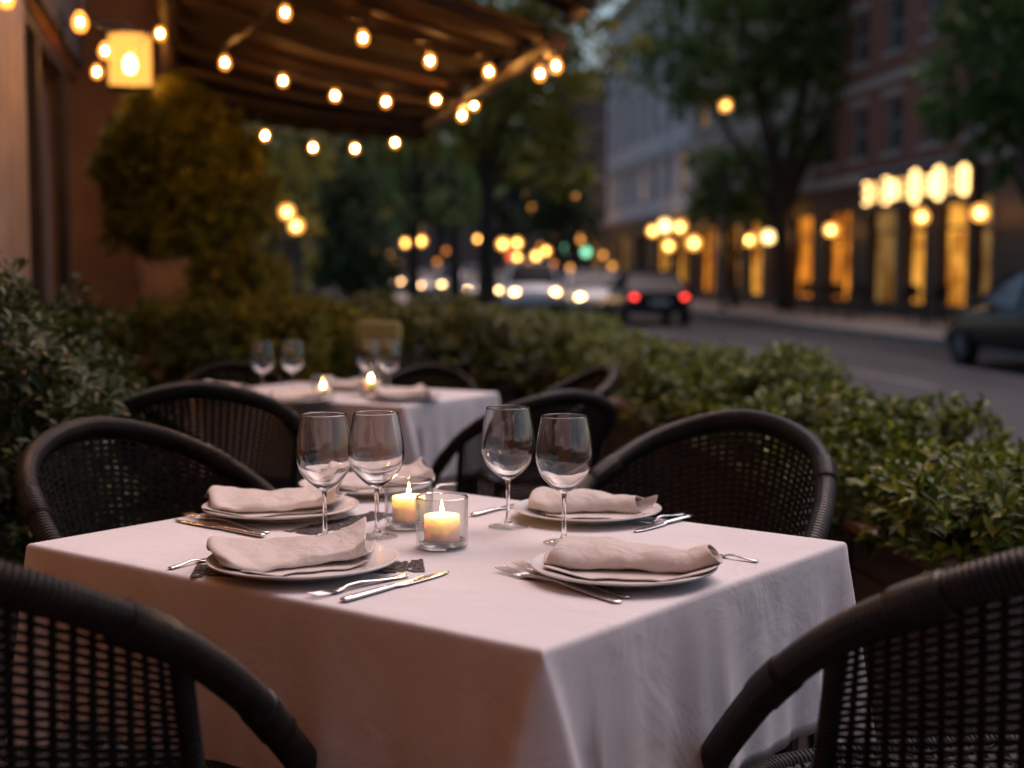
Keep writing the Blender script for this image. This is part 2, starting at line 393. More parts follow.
def rosettes(centers, axes, per, L, W, spread=(.5, 1.25)):
    n = len(centers); C = np.repeat(centers, per, 0); A = np.repeat(axes / np.linalg.norm(axes, axis=1, keepdims=True), per, 0)
    r = unit(n * per); perp = r - A * (r * A).sum(1, keepdims=True); perp /= np.linalg.norm(perp, axis=1, keepdims=True)
    th = rng.uniform(spread[0], spread[1], size=(n * per, 1))
    d = A * np.cos(th) + perp * np.sin(th)
    k = rng.uniform(.7, 1.2, n * per)
    C = C - A * rng.uniform(0, 1.3, (n * per, 1)) * L
    return leaf_mesh(C, d, A + .2 * unit(n * per), L * k, W * k)
def bumpy(d, seed, amp):
    rs = np.random.default_rng(seed); f = np.zeros(len(d))
    for k in range(9):
        w = rs.normal(size=3) * (2.2 + k * .8); f += np.sin(d @ w + rs.uniform(0, 6.28)) / (1.5 + k * .35)
    return 1 + amp * f
def shrub(name, c, size, mat, n, per, L, W, seed, label, cat='shrub', group=None, box=.55, amp=.09, stem=True, fill=.22, full=False):
    """size = half extents; leaves in whorls on the tips of twigs, fewer inside"""
    o = empty(name, c); tag(o, label, cat, group)
    d = unit(n)
    if not full: d[:, 2] = np.where(d[:, 2] < -.35, -d[:, 2], d[:, 2])
    p = np.sign(d) * np.abs(d) ** box; p /= np.maximum(1e-6, np.max(np.abs(p), 1, keepdims=True)) ** (0 if full else .45)
    rad = bumpy(d, seed, amp) * np.where(rng.random(n) < fill, rng.uniform(.35, .85, n), rng.uniform(.88, 1.06, n))
    pts = p * rad[:, None] * np.array(size)
    ax = d / np.array(size) * np.mean(size) + np.array([0, 0, .75]) + .45 * unit(n)
    v, q = rosettes(pts, ax, per, L, W)
    np_mesh('foliage', v, q, mat, o)
    mb = MB()
    for k in range(7):
        a = k * .9 + seed; e = Vector((math.cos(a) * size[0] * .6, math.sin(a) * size[1] * .6, size[2] * rnd.uniform(.1, .6)))
        s0 = Vector((math.cos(a) * .04, math.sin(a) * .04, -size[2]))
        mb.tube(catmull([s0, (s0 + e) * .5 + Vector((0, 0, .05)), e], 4), [.012 - .001 * i for i in range(9)], 5)
    if stem: mb.build('stem', M['bark'], o)
    return o
def tree(name, pos, h_trunk, r_trunk, clumps, mat, nleaf, L, label, seed, fork=None, cat='tree', group=None, lean=(0, 0)):
    """clumps = (dx, dy, z, rx, ry, rz) relative to the foot"""
    o = empty(name, pos); tag(o, label, cat, group)
    rs = random.Random(seed); tk = MB()
    top = Vector((lean[0], lean[1], h_trunk))
    tk.tube(catmull([(0, 0, -.05), (lean[0] * .3 + rs.uniform(-.05, .05), lean[1] * .3, h_trunk * .5), top], 5), [r_trunk * (1.25 - .06 * i) for i in range(11)], 10)
    for (dx, dy, z, rx, ry, rz) in clumps:
        e = Vector((dx, dy, z)); st = top * rs.uniform(.62, 1.0) if fork is None else top * fork
        mid = st.lerp(e, .5) + Vector((rs.uniform(-.2, .2), rs.uniform(-.2, .2), .12 * (e - st).length))
        tk.tube(catmull([st, mid, e], 5), [r_trunk * (.55 - .043 * i) for i in range(11)], 7)
        for k in range(3):
            e2 = e + Vector((rs.uniform(-1, 1) * rx * .7, rs.uniform(-1, 1) * ry * .7, rs.uniform(-.6, .8) * rz))
            tk.tube([e.lerp(mid, .3), e.lerp(e2, .5), e2], [r_trunk * .18, r_trunk * .12, r_trunk * .05], 5)
    tk.build('trunk', M['bark'], o, smooth=True)
    vol = np.array([c[3] * c[4] * c[5] for c in clumps]) ** .75; cnt = (nleaf * vol / vol.sum()).astype(int)
    V = []; Q = []; b = 0
    for ci, ((dx, dy, z, rx, ry, rz), n) in enumerate(zip(clumps, cnt)):
        m = max(4, n // 26)                                        # sprays of leaves, with gaps between them
        d = unit(m); rad = bumpy(d, seed * 31 + ci, .12) * rng.uniform(.25, 1.05, m) ** .6
        sp = d * rad[:, None] * np.array([rx, ry, rz]) + np.array([dx, dy, z])
        k = n // m + 1
        pts = np.repeat(sp, k, 0) + rng.normal(size=(m * k, 3)) * np.array([rx, ry, rz]) * .085
        dr = np.repeat(d, k, 0) * .5 + unit(m * k) + np.array([0, 0, -.25])
        s = L * rng.uniform(.6, 1.3, m * k)
        v, q = leaf_mesh(pts, dr, np.array([0, 0, 1.]) + .8 * unit(m * k), s, s * .55)
        V.append(v); Q.append(q + b); b += len(v)
    np_mesh('crown', np.concatenate(V), np.concatenate(Q), mat, o)
    return o
# ------------------------------------------------------------------ dining tables
TZ = .74
def turn(rz): return Matrix.Rotation(rz, 4, 'Z')
def table_cloth(name, hx, hy, drop, seed, label, group, loc, rz):
    rs = random.Random(seed)
    ph = [rs.uniform(0, 6.28) for _ in range(12)]
    base = []; flare = []; low = []
    corners = [((hx, -hy), (0, -1), (1, 0)), ((hx, hy), (1, 0), (0, 1)), ((-hx, hy), (0, 1), (-1, 0)), ((-hx, -hy), (-1, 0), (0, -1))]
    for ci, (c, n1, n2) in enumerate(corners):
        c = Vector(c); n1 = Vector(n1); n2 = Vector(n2)
        k = rs.uniform(.85, 1.1)
        for (bo, fl, lo) in [(-n2 * .09, n1 * .012 - n2 * .03, .01), (-n2 * .035, n1 * .004 - n2 * .085, .015), (-n2 * .016, n1 * .030 - n2 * .075, .03), (-n2 * .006, n1 * .083 * k - n2 * .036, .05),
                             (-n2 * .003, n1 * .074 * k - n2 * .018, .06), (Vector((0, 0)), (n1 + n2) * .030, .07), (-n1 * .003, n2 * .074 * k - n1 * .018, .06), (-n1 * .006, n2 * .083 * k - n1 * .036, .05),
                             (-n1 * .016, n2 * .030 - n1 * .075, .03), (-n1 * .035, n2 * .004 - n1 * .085, .015), (-n1 * .09, n2 * .012 - n1 * .03, .01)]:
            base.append(c + bo); flare.append(fl); low.append(lo)
        c2 = Vector(corners[(ci + 1) % 4][0]); a = c - n1 * .09; b = c2 + n1 * .09
        m = 44
        for i in range(1, m):
            t = i / m; p = a.lerp(b, t); s = t * (a - b).length
            env = min(1, 6 * t, 6 * (1 - t))
            rip = .006 * math.sin(s * 17 + ph[ci]) + .004 * math.sin(s * 34 + ph[ci + 4]) + .003 * math.sin(s * 71 + ph[ci + 8])
            rip += .010 * math.exp(-((s - .33 - .1 * ci) / .018) ** 2)
            base.append(p); flare.append(n2 * (rip * env + .014)); low.append(.004 * math.sin(s * 9 + ph[ci]))
    n = len(base)
    rows = []
    def ring(inset, z): return [(p.x - inset * (1 if p.x > 0 else -1) * min(1, abs(p.x) / hx), p.y - inset * (1 if p.y > 0 else -1) * min(1, abs(p.y) / hy), z) for p in base]
    rows.append([(p.x * .55, p.y * .55, TZ) for p in base]); rows.append([(p.x * .92, p.y * .92, TZ) for p in base])
    rows.append(ring(.010, TZ - .0002)); rows.append(ring(.0045, TZ - .0012)); rows.append(ring(.0012, TZ - .0045)); rows.append(ring(0, TZ - .010))
    for k in range(1, 15):
        t = k / 14
        rows.append([(p.x + f.x * t ** .95, p.y + f.y * t ** .95, TZ - .010 - (drop - .01 + lo) * t) for p, f, lo in zip(base, flare, low)])
    rows.append([(x * .999, y * .999, z + .002) for (x, y, z) in rows[-1]])
    mb = MB(); mb.loft(rows, cap=False); mb.add([(p[0], p[1], p[2]) for p in rows[0]], [tuple(range(n))])
    # weld the top fill to the first ring
    o = mb.build(name, M['cloth'], None, smooth=True)
    bm = bmesh.new(); bm.from_mesh(o.data); bmesh.ops.remove_doubles(bm, verts=bm.verts, dist=1e-6); bmesh.ops.recalc_face_normals(bm, faces=bm.faces); bm.to_mesh(o.data); bm.free()
    o.location = loc; o.rotation_euler = (0, 0, rz)
    tag(o, label, 'tablecloth', group); return o
def table(hx, hy, label, loc, rz):
    t = empty('dining_table', loc, rz); tag(t, label, 'table', 'dining tables on the terrace')
    MB().box((0, 0, TZ - .02), (hx * 2 - .02, hy * 2 - .02, .03), .004).build('tabletop', M['wood'], t)
    for sx in (-1, 1):
        for sy in (-1, 1): MB().tube([(sx * (hx - .07), sy * (hy - .07), 0), (sx * (hx - .07), sy * (hy - .07), TZ - .035)], .02, 10).build('leg', M['leg'], t)
    return t
def frame_of(Nc, d1, a, b):
    d1 = Vector(d1).normalized(); d2 = Vector((-d1.y, d1.x)); c = Vector(Nc) + d1 * a / 2 + d2 * b / 2
    return (c.x, c.y, 0), math.atan2(-d1.x, d1.y), b / 2, a / 2
loc1, rz1, hx1, hy1 = frame_of((.0358, 1.632), (.615, .789), .85, 1.065)
loc2, rz2, hx2, hy2 = frame_of((-.36, 4.63), (.5, .866), .62, .95)
table(hx1, hy1, 'dining table hidden under the front white tablecloth', loc1, rz1)
table(hx2, hy2, 'dining table hidden under the rear white tablecloth', loc2, rz2)
table_cloth('tablecloth', hx1, hy1, .285, 3, 'white linen tablecloth on the front table with a folded near corner', 'white tablecloths', loc1, rz1)
table_cloth('tablecloth', hx2, hy2, .285, 5, 'white linen tablecloth on the blurred rear table by the hedge', 'white tablecloths', loc2, rz2)

# ------------------------------------------------------------------ chairs
RAIL_H = [(0, -.315, .870), (.11, -.30, .852), (.205, -.235, .809), (.262, -.12, .739), (.283, .01, .645), (.284, .13, .542), (.278, .215, .46), (.272, .252, .37), (.27, .262, .26)]
def rail_path():
    pts = [(-x, y, z) for (x, y, z) in reversed(RAIL_H[1:])] + RAIL_H
    return catmull(pts, 7)
def make_chair():
    o = empty('wicker_armchair')
    P = rail_path()
    mb = MB().tube(P, .0215, 12)
    for i in (26, 38, 74, 86):                                     # wrapped joints
        mb.tube(P[i:i + 4], .0238, 12)
    mb.build('arm_rail', M['cane'], o, smooth=True)
    # back panel between the two posts, under the rail
    top = [p for p in P if p.y < -.085]                            # the part behind the posts
    Ls = [0]
    for i in range(1, len(top)): Ls.append(Ls[-1] + (top[i] - top[i - 1]).length)
    def topat(a):
        s = a * Ls[-1]
        for i in range(1, len(top)):
            if s <= Ls[i] + 1e-9: return top[i - 1].lerp(top[i], (s - Ls[i - 1]) / max(1e-9, Ls[i] - Ls[i - 1]))
        return top[-1]
    def pan(a, h):
        t = topat(a); x = (a - .5) * .46; b = Vector((x, -.20 + 4.3 * x * x, .40))
        u = 1 - (1 - h) * 1.0
        p = b.lerp(t, h); p.y -= .018 * math.sin(math.pi * h) * (1 - abs(2 * a - 1)); return p
    def nor(a, h):
        e = 1e-3; d1 = pan(min(1, a + e), h) - pan(max(0, a - e), h); d2 = pan(a, min(1, h + e)) - pan(a, max(0, h - e))
        return d1.cross(d2).normalized()
    NA, NH = 36, 35
    wv = MB()
    for j in range(NH):
        h = .03 + .945 * j / (NH - 1); secs = []
        for i in range(NA * 2 + 1):
            a = .012 + .976 * i / (NA * 2); p = pan(a, h); n = nor(a, h)
            s = math.sin(math.pi * (i / 2 + j) + math.pi / 4 * 0) if i % 2 == 0 else 0
            s = (1 if ((i // 2) + j) % 2 else -1) if i % 2 == 0 else 0
            up = (pan(a, min(1, h + .01)) - pan(a, max(0, h - .01))).normalized(); w = .0034; t = .0011
            q = p + n * (s * .0026)
            secs.append([q + up * w + n * t, q - up * w + n * t, q - up * w - n * t, q + up * w - n * t])
        wv.loft(secs)
    for i in range(NA + 1):
        a = .012 + .976 * i / NA; secs = []
        for k in range(11):
            h = .005 + .985 * k / 10; p = pan(a, h); n = nor(a, h)
            sd = (pan(min(1, a + .005), h) - pan(max(0, a - .005), h)).normalized(); w = .0044; t = .0010
            secs.append([p + sd * w + n * t, p - sd * w + n * t, p - sd * w - n * t, p + sd * w - n * t])
        wv.loft(secs)
    wv.build('back_panel', M['weave'], o)
    for a in (0, 1):
        MB().tube([pan(a, k / 8) for k in range(9)], .0125, 10).build('back_post', M['cane'], o, smooth=True)
    # a thinner cane follows the rail under its curve
    MB().tube([pan(k / 30, .965) for k in range(31)], .008, 8).build('inner_cane', M['cane'], o, smooth=True)
    # seat: woven pad in a round-cornered frame
    def se(a): 
        c, s = math.cos(a), math.sin(a); k = .55
        return Vector((.255 * math.copysign(abs(c) ** k, c), .015 + .245 * math.copysign(abs(s) ** k, s), .44))
    MB().tube([se(2 * math.pi * k / 48) for k in range(49)], .017, 10, cap=False).build('seat_frame', M['cane'], o, smooth=True)
    st = MB(); n = 34
    for ax in (0, 1):
        for i in range(n):
            u = -.235 + .47 * i / (n - 1)
            lim = (1 - min(1, abs(u) / .262) ** 3.6) ** (1 / 3.6) * .25
            secs = []
            m = 2 * int(lim / .0142) + 1
            for k in range(m + 1):
                v = -lim + 2 * lim * k / m
                z = .446 + (.0022 if (k + i) % 2 else -.0022) * (1 if ax else -1) - .010 * (1 - (u / .25) ** 2) * (1 - (v / .25) ** 2)
                c = Vector((u, v + .015, z)) if ax == 0 else Vector((v, u + .015, z)); w = Vector((.0048, 0, 0)) if ax == 0 else Vector((0, .0048, 0)); t = Vector((0, 0, .001))
                secs.append([c + w + t, c - w + t, c - w - t, c + w - t])
            st.loft(secs)
    st.build('seat', M['weave'], o)
    for sx in (-1, 1):
        MB().tube(catmull([(sx * .27, .262, .262), (sx * .268, .262, .14), (sx * .262, .258, 0)], 5), .0155, 10).build('leg', M['cane'], o, smooth=True)
        MB().tube(catmull([(sx * .2, -.185, .42), (sx * .215, -.215, .2), (sx * .225, -.245, 0)], 5), .0155, 10).build('leg', M['cane'], o, smooth=True)
        MB().tube([(sx * .264, .25, .2), (sx * .214, -.205, .2)], .009, 8).build('stretcher', M['cane'], o, smooth=True)
    return o
def face(fx, fy): return math.atan2(-fx, fy)
chair = make_chair(); used = [0]
def put_chair(x, y, rz, label, s=1.0):
    o = chair if not used[0] else copy_tree(chair)
    used[0] = 1; o.location = (x, y, 0); o.rotation_euler = (0, 0, rz); o.scale = s if isinstance(s, tuple) else (s, s, s)
    return tag(o, label, 'armchair', 'black wicker armchairs round the tables')
CH = dict(A=(-.61, 2.66, -2.21), B=(.322, 2.74, 2.52), C=(-.636, 1.734, -.25), D=(.64, 1.783, .253))
put_chair(*CH['A'], 'black wicker armchair left of the front table, beside the near evergreen shrub')
put_chair(*CH['B'], 'black wicker armchair behind the front table against the right hedge planters')
put_chair(*CH['C'], 'black wicker armchair cut off by the lower left corner, its back to us', (1.11, 1.11, 1.055))
put_chair(*CH['D'], 'black wicker armchair cut off by the lower right corner, its seat showing', (1.11, 1.11, 1.055))
put_chair(-.89, 4.08, face(-.12, .99), 'wicker armchair with its back to us before the rear table')
put_chair(-1.18, 4.9, face(.95, .3), 'wicker armchair at the left end of the rear table half behind the near shrub')
put_chair(-1.12, 5.75, face(.35, -.93), 'wicker armchair on the far side of the rear table behind two wine glasses', .9)
put_chair(-.40, 6.05, face(-.1, -1), 'dark wicker armchair behind the rear table, farthest towards the hedge', .86)
put_chair(.10, 5.42, face(-.95, -.25), 'brownish lit wicker armchair at the right end of the rear table', .92)
put_chair(.03, 4.40, face(-.45, .89), 'wicker armchair right of the rear table, right behind the front wine glasses', .94)

# ------------------------------------------------------------------ tableware
def lathe_obj(name, prof, mat, parent=None, seg=48): return MB().lathe(prof, seg).build(name, mat, parent, smooth=True)
def spline2(pts, n=5): return [(p.x, p.y) for p in catmull([(a, b, 0) for a, b in pts], n)]
def make_plate():
    prof = spline2([(.0001, .004), (.05, .004), (.088, .0045), (.098, .009), (.118, .0155), (.138, .0195), (.1415, .0205), (.1425, .0190), (.139, .0160), (.118, .0115), (.098, .0045), (.088, .0008), (.08, .0005), (.0001, .001)], 4)
    return lathe_obj('plate', prof, M['china'], None, 72)
plate0 = make_plate(); pu = [0]
def put_plate(px, py, label, s=1.0, group='white plates'):
    o = plate0 if not pu[0] else plate0.copy()
    if pu[0]: col.objects.link(o)
    pu[0] = 1; p = at_z(px, py, TZ + .018); o.location = (p.x, p.y, TZ + .0015); o.scale = (s, s, s)
    return tag(o, label, 'plate', group), p
def napkin(px, py, rz, label, seed, L=.24, style='roll', s=1.0, group='folded napkins'):
    rs = random.Random(seed)
    fold = [(-.084, .0035), (-.06, .0045), (-.015, .0048), (.035, .005), (.058, .010), (.066, .019), (.061, .028), (.045, .0325), (.015, .031), (-.020, .0275), (-.048, .021), (-.061, .0135), (-.060, .0085), (-.045, .0070), (-.012, .0070), (.02, .009)] if style != 'roll' else [(-.080, .0035), (-.055, .0045), (-.015, .0048), (.035, .005), (.058, .010), (.065, .018), (.059, .027), (.042, .0325), (.010, .0335), (-.024, .031), (-.046, .0245), (-.056, .0155), (-.053, .009), (-.040, .0070), (-.012, .0070), (.02, .010)]
    roll = [(-.070, .003), (-.050, .004), (-.025, .0045), (.0, .005), (.018, .009), (.024, .018), (.020, .028), (.008, .036), (-.008, .038), (-.022, .032), (-.029, .020), (-.025, .0095), (-.012, .0068), (.004, .009), (.014, .018), (.010, .028)]
    flat = [(-.085, .003), (-.06, .0035), (-.02, .004), (.03, .0042), (.050, .007), (.056, .012), (.050, .018), (.034, .0205), (.005, .0185), (-.030, .0155), (-.058, .012), (-.072, .0095), (-.072, .0075), (-.055, .0068), (-.02, .0065), (.015, .007)]
    sp = lambda a: [(p.x, p.y) for p in catmull([(x, y, 0) for x, y in a], 4)]
    fold, roll, flat = sp(fold), sp(roll), sp(flat)
    secs = []; NU = 60
    ph = [rs.uniform(0, 6.28) for _ in range(10)]
    crease = lambda t: 1 - abs(math.sin(t)) ** .6
    for i in range(NU + 1):
        u = i / NU; x = (u - .5) * L
        e = min(1, u / (.13 if style == 'roll' else .07)); cap_ = math.sqrt(max(0, 1 - (1 - e) ** 2))
        if style == 'roll':
            m = u ** 1.3; other = roll; w = 1.12 - .1 * u + .05 * math.sin(u * 5 + ph[0]); h = .84 + .12 * math.sin(u * 4.2 + ph[1] * .2); dy = .010 * math.sin(u * 3.2); tip = 0
        else:
            m = min(1, u * 1.12) ** 1.6; other = flat; w = 1.12 - .30 * u + .05 * math.sin(u * 6 + ph[0]); h = .92 + .10 * math.sin(u * 5 + ph[1]); dy = .020 * u; tip = .024 * max(0, u - .35) ** 1.6 / .65 ** 1.6
        sec = []
        for k in range(len(fold)):
            v = k / (len(fold) - 1); y = fold[k][0] * (1 - m) + other[k][0] * m; z = fold[k][1] * (1 - m) + other[k][1] * m
            up = max(0, min(1, (v - .28) / .15)) * max(.25, min(1, (.95 - v) / .2))
            wr = .0020 * math.sin(9 * u * (1 + .3 * v) + 14 * v + ph[2]) + .0016 * math.sin(19 * u - 9 * v + ph[3]) + .0012 * math.sin(33 * u + 22 * v + ph[4])
            wr += .0042 * crease(3.2 * u + 2.2 * v + ph[8]) * math.sin(5 * v + ph[9])
            lay = v < .3
            xx = x + .012 * math.sin(v * 4 + ph[5]) + (.016 * math.sin(v * 9 + ph[6]) * u)
            if lay: xx = xx * (.93 + .05 * math.sin(ph[7])) + .006
            edge = .007 * math.sin(u * 8 + ph[7]) + .003 * math.sin(u * 23 + ph[1]) if v < .12 else 0
            c2 = cap_ if not lay else .35 + .65 * cap_
            zz = z * (1.25 if style == 'roll' else 1.05) * h * ((.42 + .58 * cap_) if style == 'roll' else (.62 + .38 * cap_)) + tip * up * (1 if v < .72 else .55) + wr * up * .7
            yy = y * w * (.55 + .45 * c2) + dy + edge
            sec.append((xx, yy, max(.002 + .0005 * (v > .1), zz) + max(0, math.hypot(xx, yy) - .090) * .34))
        secs.append(sec)
    mb = MB(); mb.loft(secs, cap=False, closed=False)
    o = mb.build('napkin', M['napkin'], None, smooth=True)
    so = o.modifiers.new('thickness', 'SOLIDIFY'); so.thickness = .0022; so.offset = 0
    sb = o.modifiers.new('smooth', 'SUBSURF'); sb.levels = 1; sb.render_levels = 1
    p = at_z(px, py, TZ + .018); o.location = (p.x, p.y, TZ + .0055); o.rotation_euler = (0, 0, rz); o.scale = (s, s, s)
    return tag(o, label, 'napkin', group)
FR, PW = 'place settings on the front table', 'place settings on the rear table'
put_plate(303, 559, 'white plate in the left foreground with a napkin lifted to a tip'); napkin(297, 557, R(20), 'beige linen napkin folded to a raised tip on the left foreground plate', 1, .235, 'fold')
put_plate(281, 506, 'white plate at the left edge of the table, behind the left foreground plate', 1.0); napkin(272, 504, R(8), 'beige linen napkin folded flat on the plate by the left armchair', 2, .24, 'fold')
put_plate(366, 483, 'white plate at the far corner behind the left pair of wine glasses', .95); napkin(378, 481, R(14), 'beige linen napkin behind the left pair of wine glasses', 3, .22, 'fold', .95)
put_plate(587, 508, 'white plate on the far right side behind the front right plate', .95); napkin(592, 507, R(-4), 'beige rolled napkin on the far right plate before the right armchair', 4, .22, 'roll', .95)
put_plate(624, 565, 'white plate at the front right with a rolled napkin and two forks beside it', .96); napkin(627, 563, R(-13), 'beige rolled napkin with an open round end on the front right plate', 5, .245, 'roll')
put_plate(297, 398, 'blurred plate on the rear table in front of its left pair of glasses', .9); napkin(297, 396, R(5), 'blurred napkin on the rear plate in front of the left pair of glasses', 6, .2, 'fold', .9)
put_plate(405, 395, 'blurred plate at the right end of the rear table', .9); napkin(403, 393, R(5), 'blurred napkin on the plate at the right end of the rear table', 7, .2, 'fold', .9)
put_plate(222, 391, 'blurred plate at the left end of the rear table', .9); napkin(224, 389, R(-8), 'blurred napkin on the plate at the left end of the rear table', 8, .2, 'roll', .9)
put_plate(352, 385, 'blurred plate on the far side of the rear table behind the candles', .85); napkin(350, 384, R(0), 'blurred napkin on the far plate behind the rear candles', 9, .19, 'fold', .9)

def make_glass():
    o = empty('wine_glass')
    # bowl: outer wall down, inner wall up - one closed shell
    outer = spline2([(.0047, .0845), (.012, .0875), (.0255, .0975), (.0395, .114), (.0462, .135), (.0468, .152), (.0440, .176), (.0400, .198), (.0378, .2105)], 6)
    inner = spline2([(.0370, .2105), (.0391, .198), (.0431, .176), (.0459, .152), (.0453, .1355), (.0386, .116), (.0245, .1005), (.012, .0925), (.0001, .0905)], 6)
    lathe_obj('bowl', [(.0001, .0840)] + outer + [(.0375, .2113)] + inner, M['glass'], o, 64)
    stem = spline2([(.0001, .0838), (.0052, .0838), (.0042, .078), (.0034, .06), (.0034, .035), (.0042, .016), (.0068, .0085), (.0001, .0082)], 5)
    lathe_obj('stem', stem, M['glass'], o, 32)
    foot = spline2([(.0001, .0080), (.007, .0078), (.016, .0045), (.033, .0022), (.0345, .0014), (.0340, .0004), (.02, .0003), (.0001, .0003)], 5)
    lathe_obj('foot', foot, M['foot'], o, 48)
    return o
g0 = make_glass(); gu = [0]
def put_glass(px, py, label, s=1.0):
    o = g0 if not gu[0] else copy_tree(g0)
    gu[0] = 1; p = at_z(px, py, TZ + .001); o.location = (p.x, p.y, TZ + .001); o.rotation_euler = (0, 0, px); o.scale = (s, s, s)
    return tag(o, label, 'wine glass', 'empty wine glasses')
put_glass(325, 540, 'empty wine glass furthest left on the front table, behind the tipped napkin')
put_glass(377, 537, 'empty wine glass just left of the two candles on the front table')
put_glass(508, 527, 'empty wine glass right of the candles, its foot in full view')
put_glass(564, 543, 'empty wine glass directly behind the front right rolled napkin')
put_glass(263, 396, 'blurred wine glass furthest left on the rear table', .93); put_glass(293, 395, 'blurred wine glass second from the left on the rear table', .93)
put_glass(369, 394, 'blurred wine glass just behind the rear candle', .93); put_glass(389, 395, 'blurred wine glass furthest right on the rear table', .93)

def make_candle(hw):
    o = empty('candle_holder')
    ro, ri, H = .0425, .0396, .083
    prof = [(.0001, .001), (ro - .004, .001), (ro - .001, .0025), (ro, .006), (ro, H - .002), (ro - .0012, H), (ri + .0005, H - .0012), (ri, H - .004), (ri, .0125), (ri - .004, .0100), (.0001, .0095)]
    lathe_obj('glass_cup', prof, M['holder'], o, 48)
    lathe_obj('rim', [(ro + .0006, H - .0016), (ro - .0006, H + .0009), (ri + .0002, H + .0004), (ri - .0006, H - .002), (ro + .0006, H - .0016)], M['holder_base'], o, 48)
    lathe_obj('base', [(.0001, .0098), (ri - .005, .0098), (ri - .0005, .0128), (ri - .0012, .0082), (ri - .004, .0040), (.0001, .0036)], M['holder_base'], o, 48)
    return o
def candle(px, py, label, clabel, hw):
    o = make_candle(hw); p = at_z(px, py, TZ + .001); o.location = (p.x, p.y, TZ + .001); tag(o, label, 'candle holder', 'glass candle holders')
    c = empty('candle', (p.x, p.y, TZ + .0112)); tag(c, clabel, 'candle', 'lit white candles')
    r = .0292
    lathe_obj('wax', spline2([(.0001, .001), (r - .002, .001), (r, .004), (r, hw * .5), (r - .0002, hw - .003), (r - .0015, hw), (r - .004, hw - .0012), (.012, hw - .0062), (.0001, hw - .0072)], 5), M['wax'], c, 40)
    MB().tube([(0, 0, hw - .008), (.0003, 0, hw - .002), (.0012, 0, hw + .003)], .0007, 6).build('wick', M['wick'], c)
    lathe_obj('flame', [(.0001, hw + .0005), (.0019, hw + .0025), (.0029, hw + .0065), (.0026, hw + .0105), (.0015, hw + .0155), (.0006, hw + .020), (.0001, hw + .023)], M['flame'], c, 16)
    return o
candle(409, 527, 'clear glass candle holder at the rear of the pair on the front table', 'lit candle in the rear holder of the front table pair', .045)
candle(442, 547, 'clear glass candle holder nearest us, right of the other candle', 'lit candle in the nearest glass holder', .043)
candle(371, 396, 'blurred glass candle holder before the right pair of rear glasses', 'lit candle glowing before the right pair of rear glasses', .045)
candle(323, 400, 'blurred glass candle holder in the middle of the rear table', 'lit candle in the middle of the rear table', .03)

# cutlery, built along +y from the handle end to the tip
def strip(mb, rows):   # rows: (y, half width, thickness, z)
    secs = []
    for (y, w, t, z) in rows:
        secs.append([(w * math.cos(a), y, z + t * math.sin(a)) for a in [2 * math.pi * k / 10 for k in range(10)]])
    mb.loft(secs)
def make_fork(L=.2):
    mb = MB(); k = L / .2
    strip(mb, [(y * k, w, t, z) for (y, w, t, z) in [(0, .003, .0012, .002), (.004, .0082, .0016, .002), (.02, .0078, .0017, .0022), (.06, .0050, .0018, .004), (.10, .0032, .0020, .0075), (.125, .0036, .0018, .0068), (.138, .0078, .0014, .0048), (.15, .0108, .0012, .0036), (.156, .0112, .0011, .0032)]])
    for x in (-.0092, -.0031, .0031, .0092):
        strip_x = [(.153, .0021, .0010, .0033), (.17, .0019, .0009, .0032), (.188, .0016, .0008, .0045), (.198, .0008, .0005, .0062)]
        secs = [[(x + w * math.cos(a), y * k, z + t * math.sin(a)) for a in [2 * math.pi * q / 8 for q in range(8)]] for (y, w, t, z) in strip_x]
        mb.loft(secs)
    o = mb.build('fork', M['steel'], None, smooth=True); return o
def make_knife(L=.21):
    mb = MB(); k = L / .21
    strip(mb, [(y * k, w, t, z) for (y, w, t, z) in [(0, .004, .002, .0035), (.003, .0072, .0032, .0035), (.02, .0080, .0034, .0036), (.07, .0066, .0032, .0036), (.098, .0052, .0028, .0034), (.104, .0068, .0022, .003), (.112, .0092, .0010, .0025), (.15, .0100, .0009, .0022), (.185, .0090, .0008, .002), (.202, .0050, .0007, .002), (.2095, .001, .0005, .002)]])
    return mb.build('knife', M['steel'], None, smooth=True)
def make_spoon(L=.14):
    mb = MB(); k = L / .14
    strip(mb, [(y * k, w, t, z) for (y, w, t, z) in [(0, .003, .0012, .002), (.004, .0072, .0016, .002), (.03, .0052, .0016, .003), (.07, .0028, .0018, .0055), (.09, .0030, .0016, .005), (.098, .0080, .0012, .003), (.112, .0125, .0011, .0018), (.128, .0105, .0010, .0022), (.139, .003, .0007, .004)]])
    return mb.build('spoon', M['steel'], None, smooth=True)
PROTO = {}
def cutlery(kind, end, tip, label, dz=0):
    L0 = dict(fork=.198, knife=.2095, spoon=.139)[kind]
    if kind not in PROTO: o = PROTO[kind] = dict(fork=make_fork, knife=make_knife, spoon=make_spoon)[kind]()
    else: o = PROTO[kind].copy(); col.objects.link(o)
    a, b = at_z(*end, TZ), at_z(*tip, TZ); d = b - a; s = max(.5, min(1.34, d.length / L0)); a = b - d.normalized() * (L0 * s)
    o.location = (a.x, a.y, TZ + .0008 + dz); o.rotation_euler = (0, 0, math.atan2(-d.x, d.y)); o.scale = (min(1, .6 + s * .4), s, 1)
    return tag(o, label, kind, 'cutlery on the front table')
cutlery('fork', (268, 534), (186, 516), 'fork on the left of the table beyond the left foreground plate')
cutlery('knife', (264, 538), (175, 521), 'knife beside the fork at the left table edge')
cutlery('spoon', (169, 570), (212, 560), 'small spoon with its handle poking out left of the foreground plate')
cutlery('fork', (407, 577), (309, 599), 'fork lying under the foreground knife right of the left plate')
cutlery('knife', (342, 603), (449, 573), 'knife with warm shining blade right of the left foreground plate')
cutlery('fork', (631, 607), (500, 571), 'fork nearest us in front of the front right plate')
